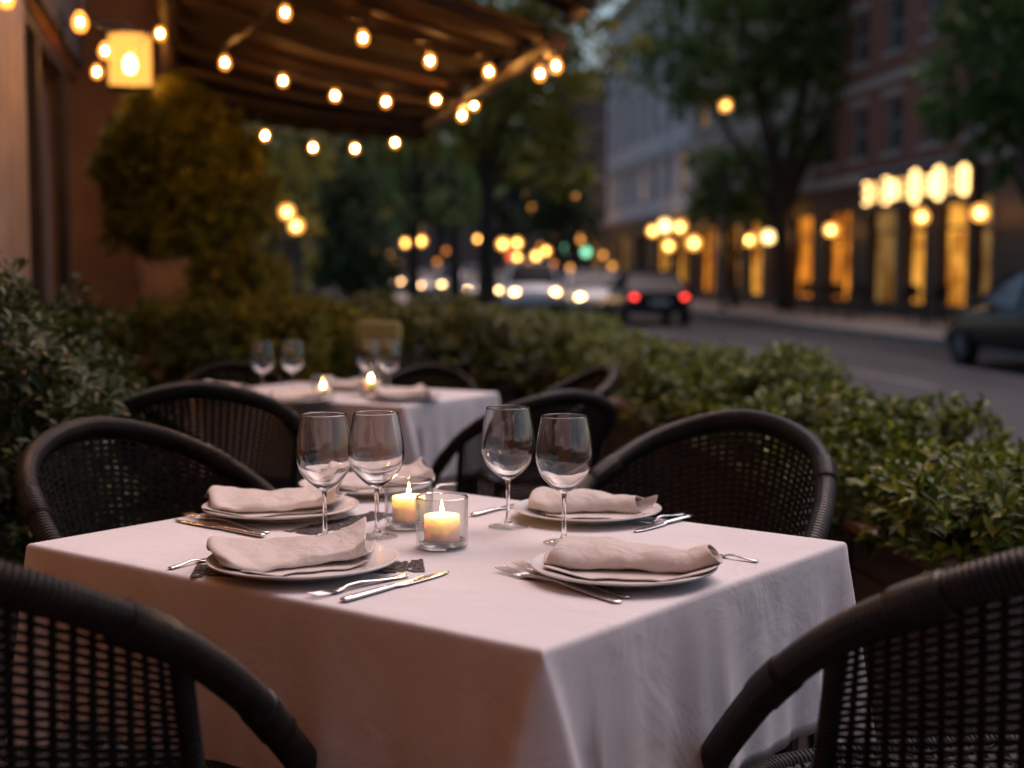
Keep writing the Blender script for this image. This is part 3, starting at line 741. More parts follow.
cutlery('fork', (645, 604), (517, 566), 'fork just behind the nearest fork before the front right plate')
cutlery('spoon', (758, 563), (712, 556), 'spoon handle poking out right of the front right plate')
cutlery('knife', (472, 517), (524, 504), 'knife left of the far right plate beside the full-view wine glass')
cutlery('knife', (691, 518), (634, 533), 'knife right of the far right plate by the right armchair')
cutlery('fork', (684, 515), (640, 526), 'fork right of the far right plate, beside the knife there')
cutlery('spoon', (457, 485), (426, 491), 'small spoon behind the candles near the far corner plate')
# dark lace mats under two plates
def lace(c, rz, lx, ly, label):
    mb = MB(); n, m = int(lx / .006), int(ly / .006)
    rs = random.Random(int(lx * 1000) + int(ly * 977))
    for i in range(n):
        for j in range(m):
            x, y = -lx / 2 + lx * (i + .5) / n, -ly / 2 + ly * (j + .5) / m
            edge = ly / 2 - abs(y); sc = ly * .12 * abs(math.sin(x * 55))
            if edge < sc: continue
            if ((i % 4 == 1 and j % 3 == 1) or (i * 5 + j * 3) % 7 == 0) and not (j in (1, m - 2)): continue
            h = .0033; mb.add([(x - h, y - h, 0), (x + h, y - h, 0), (x + h, y + h, 0), (x - h, y + h, 0)], [(0, 1, 2, 3)])
    o = mb.build('lace_mat', M['lace'])
    bm = bmesh.new(); bm.from_mesh(o.data); bmesh.ops.remove_doubles(bm, verts=bm.verts, dist=.0009)
    bm.to_mesh(o.data); bm.free()
    o.location = (c[0], c[1], TZ + .0013); o.rotation_euler = (0, 0, rz)
    return tag(o, label, 'lace mat', 'dark lace mats')
pA, pB = at_z(191, 573, TZ), at_z(424, 568, TZ)
lace(((pA.x + pB.x) / 2, (pA.y + pB.y) / 2 + .012), math.atan2(pB.y - pA.y, pB.x - pA.x), .345, .10, 'dark lace mat peeping out on both sides of the left foreground plate')
pA, pB = at_z(297, 534, TZ), at_z(388, 513, TZ)
lace(((pA.x + pB.x) / 2, (pA.y + pB.y) / 2), math.atan2(pB.y - pA.y, pB.x - pA.x), .24, .07, 'dark lace mat between the left wine glasses and the left edge plate')
# ------------------------------------------------------------------ the setting
PAVE_Z, ROAD_Z = -.12, -.26
SA = math.atan(-.1157)                                   # the street runs a little left of the view
sR, sS = Vector((math.cos(SA), -math.sin(SA), 0)), Vector((math.sin(SA), math.cos(SA), 0))
SRZ = -SA                                                # turn so that local y runs along the street
def st(lat, along, z=0): return sR * lat + sS * along + Vector((0, 0, z))
def st_at(px, lat):                                      # distance along the street of a wall point seen at px
    q = (px - 512) / FPX; D = lat / (sR.x * q + sR.y); return sS.x * q * D + sS.y * D
def street_box(name, l0, l1, a0, a1, z0, z1, mat, bev=0):
    o = MB().box(((l0 + l1) / 2, (a0 + a1) / 2, (z0 + z1) / 2), (l1 - l0, a1 - a0, z1 - z0), bev).build(name, mat); o.rotation_euler = (0, 0, SRZ); return tag(o, kind='structure')
KN, KF, FAC = 3.3, 11.1, 15.3                            # near kerb, far kerb, far house fronts
street_box('ground', -600, 600, -300, 1500, ROAD_Z - .6, ROAD_Z - .02, M['ground'])
street_box('road', KN, KF, -60, 400, ROAD_Z - .018, ROAD_Z, M['road'])
street_box('terrace', -6, 2.05, -12, 13, -.55, 0, M['terrace'])
street_box('near_pavement', 2.06, KN - .16, -60, 300, -.5, PAVE_Z, M['pave'])
street_box('near_kerb', KN - .155, KN - .003, -60, 300, -.5, PAVE_Z + .004, M['kerb'], .012)
street_box('far_kerb', KF + .003, KF + .2, -60, 300, -.5, PAVE_Z + .004, M['kerb'], .012)
street_box('far_pavement', KF + .205, FAC + .5, -60, 300, -.5, PAVE_Z, M['pave'])
street_box('garden_ground', -40, 2.05, 13.02, 300, -.5, -.05, M['ground'])
mk = MB()
for k in range(40): mk.box((7.2, -10 + k * 7.0, ROAD_Z + .003), (.12, 3.0, .002))
o = mk.build('lane_marking', M['mark']); o.rotation_euler = (0, 0, SRZ); tag(o, kind='structure')
street_box('parking_line', KF - 2.25, KF - 2.15, -20, 120, ROAD_Z + .002, ROAD_Z + .004, M['mark'])

# ---- restaurant front on the left
FA = math.atan(-.223)
fR, fS = Vector((math.cos(FA), -math.sin(FA), 0)), Vector((math.sin(FA), math.cos(FA), 0)); FRZ = -FA
def ft(lat, along, z=0): return fR * lat + fS * along + Vector((0, 0, z))
rest = empty('restaurant', (0, 0, 0), FRZ); tag(rest, 'ochre lit restaurant front with stone pillar and dark curtained opening at left', 'building')
W0 = -.86
m = MB()
m.box((W0 - .3, -1.5, 2.2), (.5, 14, 4.4)); m.box((W0 - .3, 9.3, 3.55), (.5, 5.2, 1.7))
m.box((-1.1, 12.0, 2.2), (2.1, .3, 4.4)); m.box((.35, -3.4, 2.2), (2.9, .4, 4.4))  # second box: unseen wall behind the camera, added to block sky fill
m.build('wall', M['facade'], rest)
MB().box((W0 - .01, 6.2, 1.9), (.20, 1.5, 3.8), .02).box((W0 + .0, 6.2, .2), (.26, 1.56, .4), .02).box((W0 + .0, 6.2, 3.86), (.28, 1.6, .14), .02).build('pillar', M['stone'], rest)
MB().box((-.20, 11.78, 2.1), (.13, .14, 4.2), .01).build('pillar', M['stone'], rest)
MB().box((W0 - .12, 7.3, 1.35), (.10, .10, 2.7), .01).box((W0 - .12, 9.1, 1.35), (.10, .10, 2.7), .01).box((W0 - .12, 11.0, 1.35), (.10, .10, 2.7), .01).box((W0 - .12, 9.15, 2.66), (.09, 3.9, .1), .01).build('window_frame', M['frame'], rest)
MB().box((W0 - .045, 9.3, 3.2), (.09, 4.6, .9), .01).build('fascia', M['beam'], rest)
MB().box((W0 - .40, 9.2, 1.35), (.02, 4.2, 2.7)).build('window_pane', M['darkglass'], rest)
for a0, a1 in ((7.4, 8.9), (9.25, 10.85)):
    c = MB(); prof = []
    n = 70
    for i in range(n + 1):
        y = a0 + (a1 - a0) * i / n; x = W0 - .23 + .045 * math.sin(i * .62 + .4 * math.sin(i * .21)); prof.append((x, y))
    c.loft([[(x, y, z) for x, y in prof] for z in (.05, 1.0, 1.9, 2.62)], cap=False, closed=False); c.build('curtain', M['curtain'], rest, smooth=True)
# lit lantern on the end wall
def lantern(loc, rz, label, s=1.0):
    o = empty('wall_lantern', loc, rz); tag(o, label, 'lantern', 'restaurant lanterns'); o.scale = (s, s, s)
    lathe_obj('shade', [(.150, -.21), (.166, -.20), (.168, 0), (.166, .20), (.150, .21), (.146, .2), (.160, .19), (.162, 0), (.160, -.19), (.146, -.2)], M['lantern'], o, 32)
    lathe_obj('lamp', [(.0001, -.085), (.03, -.07), (.043, -.03), (.034, .01), (.018, .04), (.0001, .05)], M['lantern_bulb'], o, 16)
    MB().box((0, 0, .215), (.36, .36, .02), .006).build('cap', M['metal'], o); MB().box((0, 0, -.215), (.34, .34, .016), .005).build('base_plate', M['metal'], o)
    MB().tube([(0, 0, .22), (0, 0, .27), (-.05, 0, .29), (-.50, 0, .29)], .015, 8).build('bracket', M['metal'], o); MB().box((-.51, 0, .26), (.03, .12, .25), .005).build('wall_plate', M['metal'], o)
    return o
p = at_d(130, 62, 9.2); lantern((p.x, p.y, p.z), FRZ, 'drum shaped glowing wall lantern above the topiary ball', .80)

p = ft(-.46, .6, 2.25); lantern((p.x, p.y, p.z), FRZ, 'unseen drum shaped wall lantern added on the restaurant front to warm the front tablecloth', .80)  # lantern out of view, added to warm the left drop of the cloth
# ---- canopy over the terrace edge
cano = empty('awning', (0, 0, 0), FRZ); tag(cano, 'brown slatted awning hung with festoon bulbs on the left', 'awning')
AI, AO, ZO = -.16, 1.69, 2.29
def czin(a): return 2.98 + (2.50 - 2.98) * (a - 6.6) / 3.9
def cpt(u, a, dz=0): return Vector((AI + (AO - AI) * u, a, czin(a) + (ZO - czin(a)) * u + dz - .05 * math.sin(math.pi * u)))
A0, A1 = 6.62, 10.5
nu, na = 12, 78; secs = []
for j in range(na + 1):
    a = A0 + (A1 - A0) * j / na
    secs.append([cpt(i / nu, a, .05 + .035 * abs(math.sin(math.pi * j / 13.0))) for i in range(nu + 1)])
cl = MB().loft(secs, cap=False, closed=False).build('canvas', M['canvas'], cano, smooth=True)
sm = cl.modifiers.new('thickness', 'SOLIDIFY'); sm.thickness = .006
for k in range(8):
    a = A0 + .04 + (A1 - A0 - .08) * k / 7
    MB().tube([cpt(i / 6, a, 0) for i in range(7)], .028, 6).build('rafter', M['beam'], cano)
MB().tube([cpt(1, A0 - .05, -.02), cpt(1, A1 + .05, -.02)], .05, 8).build('edge_beam', M['beam'], cano)
va = MB(); n = 60
for a in (A1 + .03,):
    va.loft([[tuple(cpt(i / n, a, dz) + Vector((0, .02 * math.sin(i * .9) * k, 0))) for i in range(n + 1)] for k, dz in enumerate((.05, -.05, -.13))], cap=False, closed=False)
va.build('valance', M['canvas_dark'], cano, smooth=True)
# the folded end of the canopy, higher and darker
fl = MB(); secs = []
for j in range(9):
    a = 6.22 + .36 * j / 8
    secs.append([Vector((AI + (1.74 - AI) * i / 10, a, 3.10 + (2.42 - 3.10) * i / 10 + .03 * math.sin(j * 1.6))) for i in range(11)])
fe = fl.loft(secs, cap=False, closed=False).build('folded_end', M['canvas_dark'], cano, smooth=True); sm = fe.modifiers.new('thickness', 'SOLIDIFY'); sm.thickness = .02
MB().tube([(1.74, 6.2, 2.39), (1.74, 6.62, 2.39)], .035, 8).build('edge_beam', M['beam'], cano)
MB().tube([(AI, 10.45, 2.51), (AI, 11.84, 2.62)], .035, 8).build('support_arm', M['beam'], cano); MB().tube([(AI, 6.8, 2.9), (W0 + .05, 6.8, 3.3)], .035, 8).build('support_arm', M['beam'], cano)
MB().tube([(AI, A0 - .05, 2.96), (AI, A1 + .05, 2.49)], .045, 8).build('inner_beam', M['beam'], cano)

# ---- festoon strings
def festoon(pts, label, sub=None):
    """pts: (px, py, D) of each bulb"""
    P = [at_d(*q) if abs(q[0]) > 5 else Vector(q) for q in pts]; o = empty('string_light', tuple(P[0])); tag(o, label, 'string light', 'festoon strings under the awning')
    base = Vector(P[0]); path = []
    for i in range(len(P)):
        h = P[i] - base + Vector((0, 0, .085)); path.append(h)
        if i + 1 < len(P): path.append(h.lerp(P[i + 1] - base + Vector((0, 0, .085)), .5) - Vector((0, 0, .03)))
    MB().tube(catmull(path, 4), .004, 6).build('cable', M['cable'], o)
    for i, p in enumerate(P):
        c = p - base
        fl_ = MB().tube([c + Vector((0, 0, -.012)), c + Vector((0, 0, .006))], .0062, 8).build('filament', M['filament'], o)
        lathe_obj('bulb', [(.0001 , -.041), (.017, -.036), (.027, -.019), (.0285, -.003), (.022, .016), (.012, .030), (.009, .036)], M['bulb'], o, 14).location = c
        MB().cyl(c + Vector((0, 0, .032)), .013, .055, 10).build('socket', M['socket'], o)
    return o
festoon([(225, 62, 7.6), (285, 12, 7.0), (363, 37, 7.2), (430, 60, 7.4), (489, 71, 7.6)], 'string of bulbs nearest us under the awning, upper row')
festoon([(283, 80, 9.0), (335, 95, 9.0), (386, 101, 9.0), (436, 99, 9.0), (462, 115, 9.2)], 'string of bulbs across the middle of the awning')
festoon([(265, 135, 10.7), (313, 147, 10.7), (355, 148, 10.7), (395, 142, 10.7)], 'lowest string of bulbs hanging below the far awning edge')
festoon([(556, 65, 6.7), (540, 73, 7.0), (497, 78, 8.2), (484, 90, 8.6), (474, 104, 9.2)], 'string of bulbs along the right edge of the awning')
festoon([(6, -4, 4.4), (80, 21, 4.9), (105, 50, 6.2), (97, 71, 7.6), (124, 69, 9.4), (160, 33, 7.9)], 'string of large near bulbs along the restaurant front')
festoon([(42, -120, 4.2), (200, -110, 4.0), (350, -120, 3.8), (500, -130, 3.7), (650, -150, 3.6)], 'unseen string of bulbs added over the terrace for warm light on the tabletop')  # bulbs above the view, added to tint the tabletop warm
festoon([(-1.3, .95, 2.55), (-.62, .95, 2.46), (.06, 1.0, 2.44), (.74, 1.05, 2.47), (1.4, 1.1, 2.56)], 'unseen string of bulbs added before the front table to warm its near cloth')  # bulbs over the camera, added to light the cloth's left side

# ---- planted pot, shrubs and hedges
p = at_d(166, 285, 9.7); pot = empty('planter_pot', (p.x, p.y, 0)); tag(pot, 'tall weathered planter pot holding the topiary ball', 'planter')
lathe_obj('pot', [(.0001, .30), (.14, .30), (.155, .33), (.175, .7), (.205, 1.15), (.222, 1.18), (.228, 1.26), (.215, 1.28), (.20, 1.27), (.19, 1.18), (.0001, 1.17)], M['pot'], pot, 32)
MB().box((0, 0, .15), (.40, .40, .30), .02).build('plinth', M['stone'], pot)
lathe_obj('soil', [(.0001, 1.20), (.188, 1.195)], M['soil'], pot, 20)
q = at_d(182, 172, 9.7)
top = shrub('topiary_ball', (q.x, q.y, q.z), (.53, .52, .57), M['leaf_yellow'], 2600, 7, .075, .032, 21, 'large bushy topiary ball above the tall planter pot', 'topiary', box=1, amp=.15, full=True)
MB().tube([(p.x - q.x, 0, 1.19 - q.z), (0, 0, -.2)], .035, 8).build('trunk', M['bark'], top)

shrub('evergreen_shrub', (-1.56, 3.62, .43), (.58, .60, .62), M['leaf_left'], 3600, 8, .050, .019, 22, 'dense dark evergreen shrub at the left edge beside the left armchairs', box=.85, amp=.12, fill=.28)
shrub('evergreen_shrub', (-1.98, 4.75, .42), (.55, .55, .62), M['leaf_left'], 1500, 8, .055, .021, 23, 'evergreen shrub behind the near left shrub by the restaurant front', box=.85, amp=.12)

def planter(lat, along, ln, label, w=.46, h=.53, rz=SRZ, pos=None):
    c = st(lat, along) if pos is None else Vector(pos)
    o = empty('planter_box', (c.x, c.y, 0), rz); tag(o, label, 'planter', 'dark planter boxes of the hedge')
    m = MB(); t = .03
    for s in (-1, 1):
        for k in range(4): m.box((s * (w / 2 - t / 2), 0, .08 + (h - .1) * (k + .5) / 4), (t, ln - .002, (h - .1) / 4 - .006), .003)
        m.box((0, s * (ln / 2 - t / 2), h / 2 + .03), (w - 2 * t - .004, t, h - .06), .003)
    m.build('boards', M['planter'], o)
    MB().box((0, 0, .04), (w - .06, ln - .06, .075), .004).build('base', M['wood'], o)
    MB().box((-w / 2 - .02, 0, h + .012), (.09, ln - .004, .024), .004).box((w / 2 + .02, 0, h + .012), (.09, ln - .004, .024), .004).build('ledge', M['wood'], o)
    MB().box((0, 0, h - .05), (w - .075, ln - .075, .02)).build('soil', M['soil'], o)
    return o
WORDS = ['nearest', 'second nearest', 'third nearest', 'fourth nearest', 'fifth nearest', 'sixth nearest', 'seventh nearest', 'farthest']
hs = [(3.18, .33), (3.95, .36), (4.78, .37), (5.66, .40), (6.6, .42), (7.6, .46), (8.7, .5), (9.9, .55)]
HLAT = 1.55
for k, (a, hl) in enumerate(hs): planter(HLAT, a, hl * 2 + .06, f'{WORDS[k]} dark wooden planter box under the right hedge')
ORD = WORDS[:7] + ['eighth nearest', 'ninth nearest', 'tenth nearest', 'eleventh nearest', 'farthest']
for k, (a, hl, tp, n) in enumerate([(2.98, .27, .755, 620), (3.50, .25, .735, 620), (4.05, .30, .80, 680), (4.62, .27, .775, 620), (5.22, .31, .845, 640), (5.88, .30, .79, 560), (6.55, .35, .825, 500), (7.28, .36, .79, 440), (8.05, .40, .83, 400), (8.85, .40, .81, 360), (9.65, .42, .85, 320), (10.4, .4, .85, 300)]):
    hz = .135 + .02 * (k % 3); c = st(HLAT + rnd.uniform(-.05, .03), a, tp - hz)
    shrub('boxwood_shrub', c, (.30, hl * 1.0, hz), M['leaf_near'], int(n * 1.1), 9, .046, .0175, 40 + k, f'{ORD[k]} boxwood shrub of the right hedge beside the terrace', group='boxwood shrubs of the right hedge', amp=.2, box=.95, fill=.3)
for k, (px, D, top_, hw) in enumerate([(160, 7.6, .93, .46), (232, 7.9, .97, .5), (300, 8.2, .90, .46), (362, 8.5, .96, .5), (432, 8.8, .95, .52), (500, 9.1, .88, .5)]):
    q = at_d(px, 320, D); lab = ['leftmost', 'second from left', 'third from left', 'third from right', 'second from right', 'rightmost'][k]
    planter(0, 0, hw * 2, f'{lab} dark planter box across the terrace behind the rear table', rz=SRZ + R(78), pos=(q.x, q.y))
    shrub('hedge_shrub', (q.x, q.y, top_ - .30), (hw * 1.12, .42, .33), [M['leaf_mid'], M['leaf_yellow'], M['leaf_yellow'], M['leaf_mid'], M['leaf_mid'], M['leaf_mid']][k], 800, 8, .055, .024, 60 + k, f'{lab} clipped shrub of the cross hedge behind the rear table', group='shrubs of the cross hedge', amp=.12, box=.7)
q = at_d(240, 285, 9.4); shrub('rounded_bush', (q.x, q.y, .72), (.34, .36, .60), M['leaf_yellow'], 900, 8, .06, .028, 71, 'yellowish rounded bush right of the tall planter pot', 'bush', box=.9, amp=.12)
# olive padded chair back beyond the rear table
q = at_d(377, 336, 7.0); oc = empty('padded_chair', (q.x, q.y, 0), face(-.2, -1)); tag(oc, 'olive padded chair back showing behind the right pair of rear glasses', 'chair')
MB().box((0, -.02, .86), (.235, .05, .15), .022).build('backrest', M['olive'], oc, smooth=True, autos=40)
MB().box((0, .14, .45), (.30, .32, .05), .018).build('seat', M['olive'], oc)
for sx in (-1, 1):
    MB().tube([(sx * .12, -.03, 0), (sx * .12, -.03, .80)], .012, 8).build('leg', M['leg'], oc); MB().tube([(sx * .13, .28, 0), (sx * .13, .28, .43)], .012, 8).build('leg', M['leg'], oc)

# ------------------------------------------------------------------ houses across the street
def house(name, a0, a1, H, wall, rows, nwin, label, shops, ground=4.0, depth=9, band=True):
    """front at lat FAC (local x = 0), local y along the street; rows = (sill, head)"""
    c = st(FAC, a0); L = a1 - a0
    o = empty(name, (c.x, c.y, PAVE_Z), SRZ); tag(o, label, 'building', 'houses across the street')
    m = MB(); T = .35
    ww = min(1.25, L / nwin * .5); xs = [L * (i + .5) / nwin for i in range(nwin)]
    zc = ground
    for (s0, s1) in rows:
        m.box((T / 2, L / 2, (zc + s0) / 2), (T, L, s0 - zc)); e = 0
        for x in xs + [None]:
            y1 = (x - ww / 2) if x is not None else L
            m.box((T / 2, (e + y1) / 2, (s0 + s1) / 2), (T, y1 - e, s1 - s0)); e = (x + ww / 2) if x is not None else L
        zc = s1
    m.box((T / 2, L / 2, (zc + H) / 2), (T, L, H - zc)); m.box((T + (depth - T) / 2 + .3, L / 2, H / 2), (depth - T - .6, L - .02, H - .02))
    m.build('wall', wall, o)
    MB().box((-.12, L / 2, H + .1), (.7, L + .1, .35), .03).box((-.06, L / 2, H - .35), (.2, L, .22), .02).build('cornice', M['trim'] if band else wall, o)
    if band: MB().box((-.05, L / 2, ground + 2.72), (.14, L, .26), .02).box((-.04, L / 2, ground + .05), (.12, L, .3), .02).build('string_course', M['trim'], o)
    for ri, (s0, s1) in enumerate(rows):
        for xi, x in enumerate(xs):
            f = MB(); t = .07
            f.box((.14, x - ww / 2 + t / 2, (s0 + s1) / 2), (.08, t, s1 - s0)).box((.14, x + ww / 2 - t / 2, (s0 + s1) / 2), (.08, t, s1 - s0)).box((.14, x, (s0 + s1) / 2), (.06, ww - 2 * t, .06)).box((.14, x, s1 - t / 2), (.07, ww - 2 * t, t)).box((-.03, x, s0 - .07), (.16, ww + .2, .13)).box((-.02, x, s1 + .11), (.1, ww + .24, .2))
            w_ = f.build('window', M['trim'], o)
            MB().box((.17, x, (s0 + s1) / 2), (.02, ww - 2 * t, s1 - s0 - t)).build('pane', M['lit_dim'] if (ri * 7 + xi * 3 + int(L)) % 9 == 2 else M['pane'], w_)
    # ground floor: piers between shop openings
    n = len(shops); e = 0; g = MB()
    for k, (y0, y1, kind) in enumerate(shops):
        g.box((.25, (e + y0) / 2, ground / 2), (.5, y0 - e, ground)); e = y1
        g.box((.25, (y0 + y1) / 2, ground - .45), (.5, y1 - y0, .9)); g.box((.28, (y0 + y1) / 2, .2), (.44, y1 - y0, .4))
    g.box((.25, (e + L) / 2, ground / 2), (.5, L - e, ground)); g.build('shopfront', M['shop'], o)
    for k, (y0, y1, kind) in enumerate(shops):
        fr = MB(); z0, z1 = .4, ground - .9; t = .09; nm = max(1, int((y1 - y0) / 1.1))
        for i in range(nm + 1): fr.box((.2, y0 + t / 2 + (y1 - y0 - t) * i / nm, (z0 + z1) / 2), (.1, t, z1 - z0))
        fr.box((.2, (y0 + y1) / 2, z1 - .7), (.08, y1 - y0 - .02, .08)); sw = fr.build('shop_window', M['frame'], o)
        MB().box((.30, (y0 + y1) / 2, (z0 + z1) / 2), (.02, y1 - y0, z1 - z0)).build('pane', M[kind], sw)
    return o
def loc_y(px, a0): return st_at(px, FAC) - a0
aB0, aB1 = 21.0, st_at(812, FAC)
y = lambda px: loc_y(px, aB0)
house('brick_house', aB0, aB1, 12.6, M['brickwall'], [(4.65, 6.2), (7.45, 9.0), (10.0, 11.5)], 9, 'red brick house with pale bands above the lit shop sign', 
      [(1.2, 4.2, 'darkglass'), (5.4, 8.2, 'darkglass'), (y(988), y(970), 'lit_dim'), (y(964), y(936), 'lit'), (y(922), y(902), 'lit'), (y(893), y(866), 'lit_dim'), (y(848), y(824), 'lit_orange')])
aC0, aC1 = aB1 + .05, st_at(694, FAC); y = lambda px: loc_y(px, aC0)
house('stucco_house', aC0, aC1, 11.2, M['cream'], [(4.7, 6.4), (7.4, 9.2)], 6, 'cream stucco house with orange arcade behind the forked street tree',
      [(y(810), y(790), 'lit_orange'), (y(784), y(768), 'lit_orange'), (y(760), y(745), 'lit'), (y(738), y(723), 'lit'), (y(713), y(698), 'lit_orange')])
aG0, aG1 = aC1 + 1.2, st_at(606, FAC); y = lambda px: loc_y(px, aG0)
house('limestone_house', aG0, aG1, 15.5, M['grey'], [(4.9, 7.0), (8.2, 10.4), (11.4, 13.8)], 7, 'pale grey limestone house with tall windows, far across the street',
      [(y(686), y(674), 'lit'), (y(668), y(655), 'lit'), (y(645), y(636), 'darkglass'), (y(628), y(618), 'lit_dim')])
aD0 = aG1 + .1
house('brownstone_house', aD0, aD0 + 34, 13.0, M['brownst'], [(4.9, 6.8), (7.8, 9.8)], 10, 'brownstone house at the far end of the street row', [(2, 6, 'lit_dim'), (10, 14, 'darkglass'), (18, 23, 'lit_dim'), (27, 31, 'lit')])
# lit sign over the brick house's shop
s0, s1 = st_at(976, FAC), st_at(866, FAC); c = st(FAC - .22, (s0 + s1) / 2, 3.42)
sg = empty('shop_sign', c, SRZ); tag(sg, 'illuminated shop sign with blurred glowing letters on the brick house', 'sign'); Ls = s1 - s0
MB().box((0.08, 0, 0), (.12, Ls, 1.15), .03).build('sign_board', M['shop'], sg)
for k in range(14):                                      # glowing letter bodies: rounded bars and bows, too blurred to read
    yy = -Ls / 2 + .4 + (Ls - .8) * k / 13; hh = [.30, .22, .26, .34, .20, .24, .36, .22, .25, .20, .33, .24, .21, .28][k]; m = MB()
    if k % 3 == 0: m.tube(catmull([(0, yy - .15, -hh), (0, yy + .15, -hh), (0, yy + .18, 0), (0, yy + .15, hh), (0, yy - .15, hh), (0, yy - .18, 0)], 4, True) + [Vector((0, yy - .15, -hh))], .05, 6)
    elif k % 3 == 1: m.tube([(0, yy + .14, hh), (0, yy - .14, hh), (0, yy - .14, -hh), (0, yy + .14, -hh)], .05, 6).tube([(0, yy - .14, 0), (0, yy + .1, 0)], .05, 6)
    else: m.tube([(0, yy + .16, -hh), (0, yy, hh), (0, yy - .16, -hh)], .05, 6)
    m.build('letter', M['sign' if k in (0, 3, 4, 6, 9, 10, 13) else 'sign_dim'], sg)
def globe_lamp(px, py, lat, r, label, mat='globe', wall=True):
    a = st_at(px, lat); c = st(lat, a); D = c.y; z = at_d(px, py, D).z
    o = empty('globe_lamp', (c.x, c.y, PAVE_Z if not wall else z), SRZ); tag(o, label, 'wall lamp' if wall else 'street lamp', 'lit globe wall lamps' if wall else 'lit globe street lamps')
    zz = 0 if wall else z - PAVE_Z
    MB().ball((0, 0, zz), r, 14, 10).build('globe', M[mat], o, smooth=True); MB().ball((0, 0, zz), r * .42, 10, 6).build('lamp', M['globe_core'], o, smooth=True)
    if wall: MB().tube(catmull([(FAC - lat, 0, -r - .25), (FAC - lat - .15, 0, -r - .25), (.02, 0, -r - .12), (0, 0, -r * .9)], 4), .03, 6).cyl((0, 0, -r - .04), .07, .05, 10).build('bracket', M['metal'], o)
    else: MB().tube([(0, 0, 0), (0, 0, .6), (0, 0, .65), (0, 0, zz - r * .9)], [.09, .08, .05, .04], 8).cyl((0, 0, 0), .14, .1, 12).cyl((0, 0, zz - r - .03), .09, .05, 10).build('pole', M['metal'], o)
    return o
WL = [(977, 213, .20, 'rightmost globe lamp on the brick house beside the yellow window'), (919, 217, .19, 'globe lamp between the two yellow windows under the sign'), (829, 230, .2, 'globe lamp just right of the forked tree trunk'),
      (767, 237, .24, 'globe lamp right of a similar one, just left of the forked tree trunk'), (748, 240, .22, 'globe lamp left of a similar one near the forked tree trunk'), (772, 211, .2, 'higher globe lamp close to the forked tree trunk')]
for px, py, r, lab in WL: globe_lamp(px, py, FAC - .55, r, lab, 'globe_pale' if px == 767 else 'globe')
for px, py, r, lab in [(693, 243, .30, 'lowest globe lamp of the cluster on the limestone house'), (679, 227, .28, 'globe lamp at the right of the limestone house cluster'), (664, 226, .32, 'pale globe lamp in the middle of the limestone house cluster'), (652, 231, .26, 'leftmost globe lamp of the limestone house cluster'), (668, 246, .26, 'globe lamp under the middle of the limestone house cluster')]:
    globe_lamp(px, py, FAC - .6, r, lab, 'globe_pale' if 'pale' in lab else 'globe')
for px, py, D, r in [(398, 262, 96, .2), (411, 268, 104, .22), (368, 268, 98, .18), (437, 262, 92, .2), (446, 251, 99, .2), (468, 270, 90, .2), (424, 274, 110, .22), (493, 262, 96, .2), (508, 268, 88, .2), (528, 262, 97, .22), (541, 246, 101, .22), (553, 264, 92, .22), (570, 268, 84, .2), (380, 240, 90, .14), (553, 238, 104, .16), (484, 226, 98, .14), (603, 255, 82, .2), (612, 266, 80, .2)]:
    c0 = at_d(px, py, D); o = empty('globe_lamp', (c0.x, c0.y, PAVE_Z)); tag(o, 'tiny distant amber lamp, a blurred dot at the end of the street', 'street lamp', 'tiny amber lamps at the street end'); zz = c0.z - PAVE_Z
    MB().ball((0, 0, zz), r * .8, 12, 8).build('globe', M['globe_deep' if int(px) % 3 else 'globe'], o, smooth=True); MB().tube([(0, 0, 0), (0, 0, zz - r * .9)], [.07, .04], 8).build('pole', M['metal'], o)
o = globe_lamp(723, 106, KF + .9, .19, 'tall street lamp glowing beside the forked tree branches', 'globe', False)
SL = [(405, 243, 6.6, .26), (421, 241, 7.2, .28), (375, 254, 4.6, .24), (387, 254, 6.0, .22), (456, 260, 9.0, .24), (503, 244, 9.6, .30), (517, 243, 10.4, .30), (527, 195, 9.8, .16), (533, 208, 10.2, .2), (575, 195, 12.0, .2), (584, 239, 13.4, .34), (536, 256, 11.6, .3), (517, 257, 11.0, .26), (546, 251, 12.2, .26), (478, 239, 8.2, .22), (287, 212, 1.3, .09), (296, 226, 1.6, .09)]
SD = ['left of a pair above the far headlights', 'right of a pair above the far headlights', 'low at the far left of the street', 'between the dark fir and the far headlights', 'right of the far headlight row', 'left of a bright pair over the white cars', 'right of a bright pair over the white cars', 'small and high in front of the left street tree', 'just under the small high one by the left street tree', 'high in front of the round dark tree', 'above the green signal at the limestone house', 'over the white cars, right of the red signal', 'over the white cars, close to the red signal', 'between the white cars and the round dark tree', 'beside the left street tree trunk', 'upper one of two right of the topiary ball', 'lower one of two right of the topiary ball']
for (px, py, lat, r), lab in zip(SL, SD):
    D = 16.5 if px < 300 else 74 + (px * 7) % 17; c0 = at_d(px, py, D)
    o = empty('globe_lamp', (c0.x, c0.y, PAVE_Z)); tag(o, 'globe street lamp ' + lab, 'street lamp', 'lit globe street lamps'); zz = c0.z - PAVE_Z
    MB().ball((0, 0, zz), r, 12, 8).build('globe', M['globe'], o, smooth=True); MB().ball((0, 0, zz), r * .42, 10, 6).build('lamp', M['globe_core'], o, smooth=True)
    MB().tube([(0, 0, 0), (0, 0, .6), (0, 0, .65), (0, 0, zz - r * .9)], [.09, .08, .05, .04], 8).cyl((0, 0, 0), .14, .1, 12).build('pole', M['metal'], o)
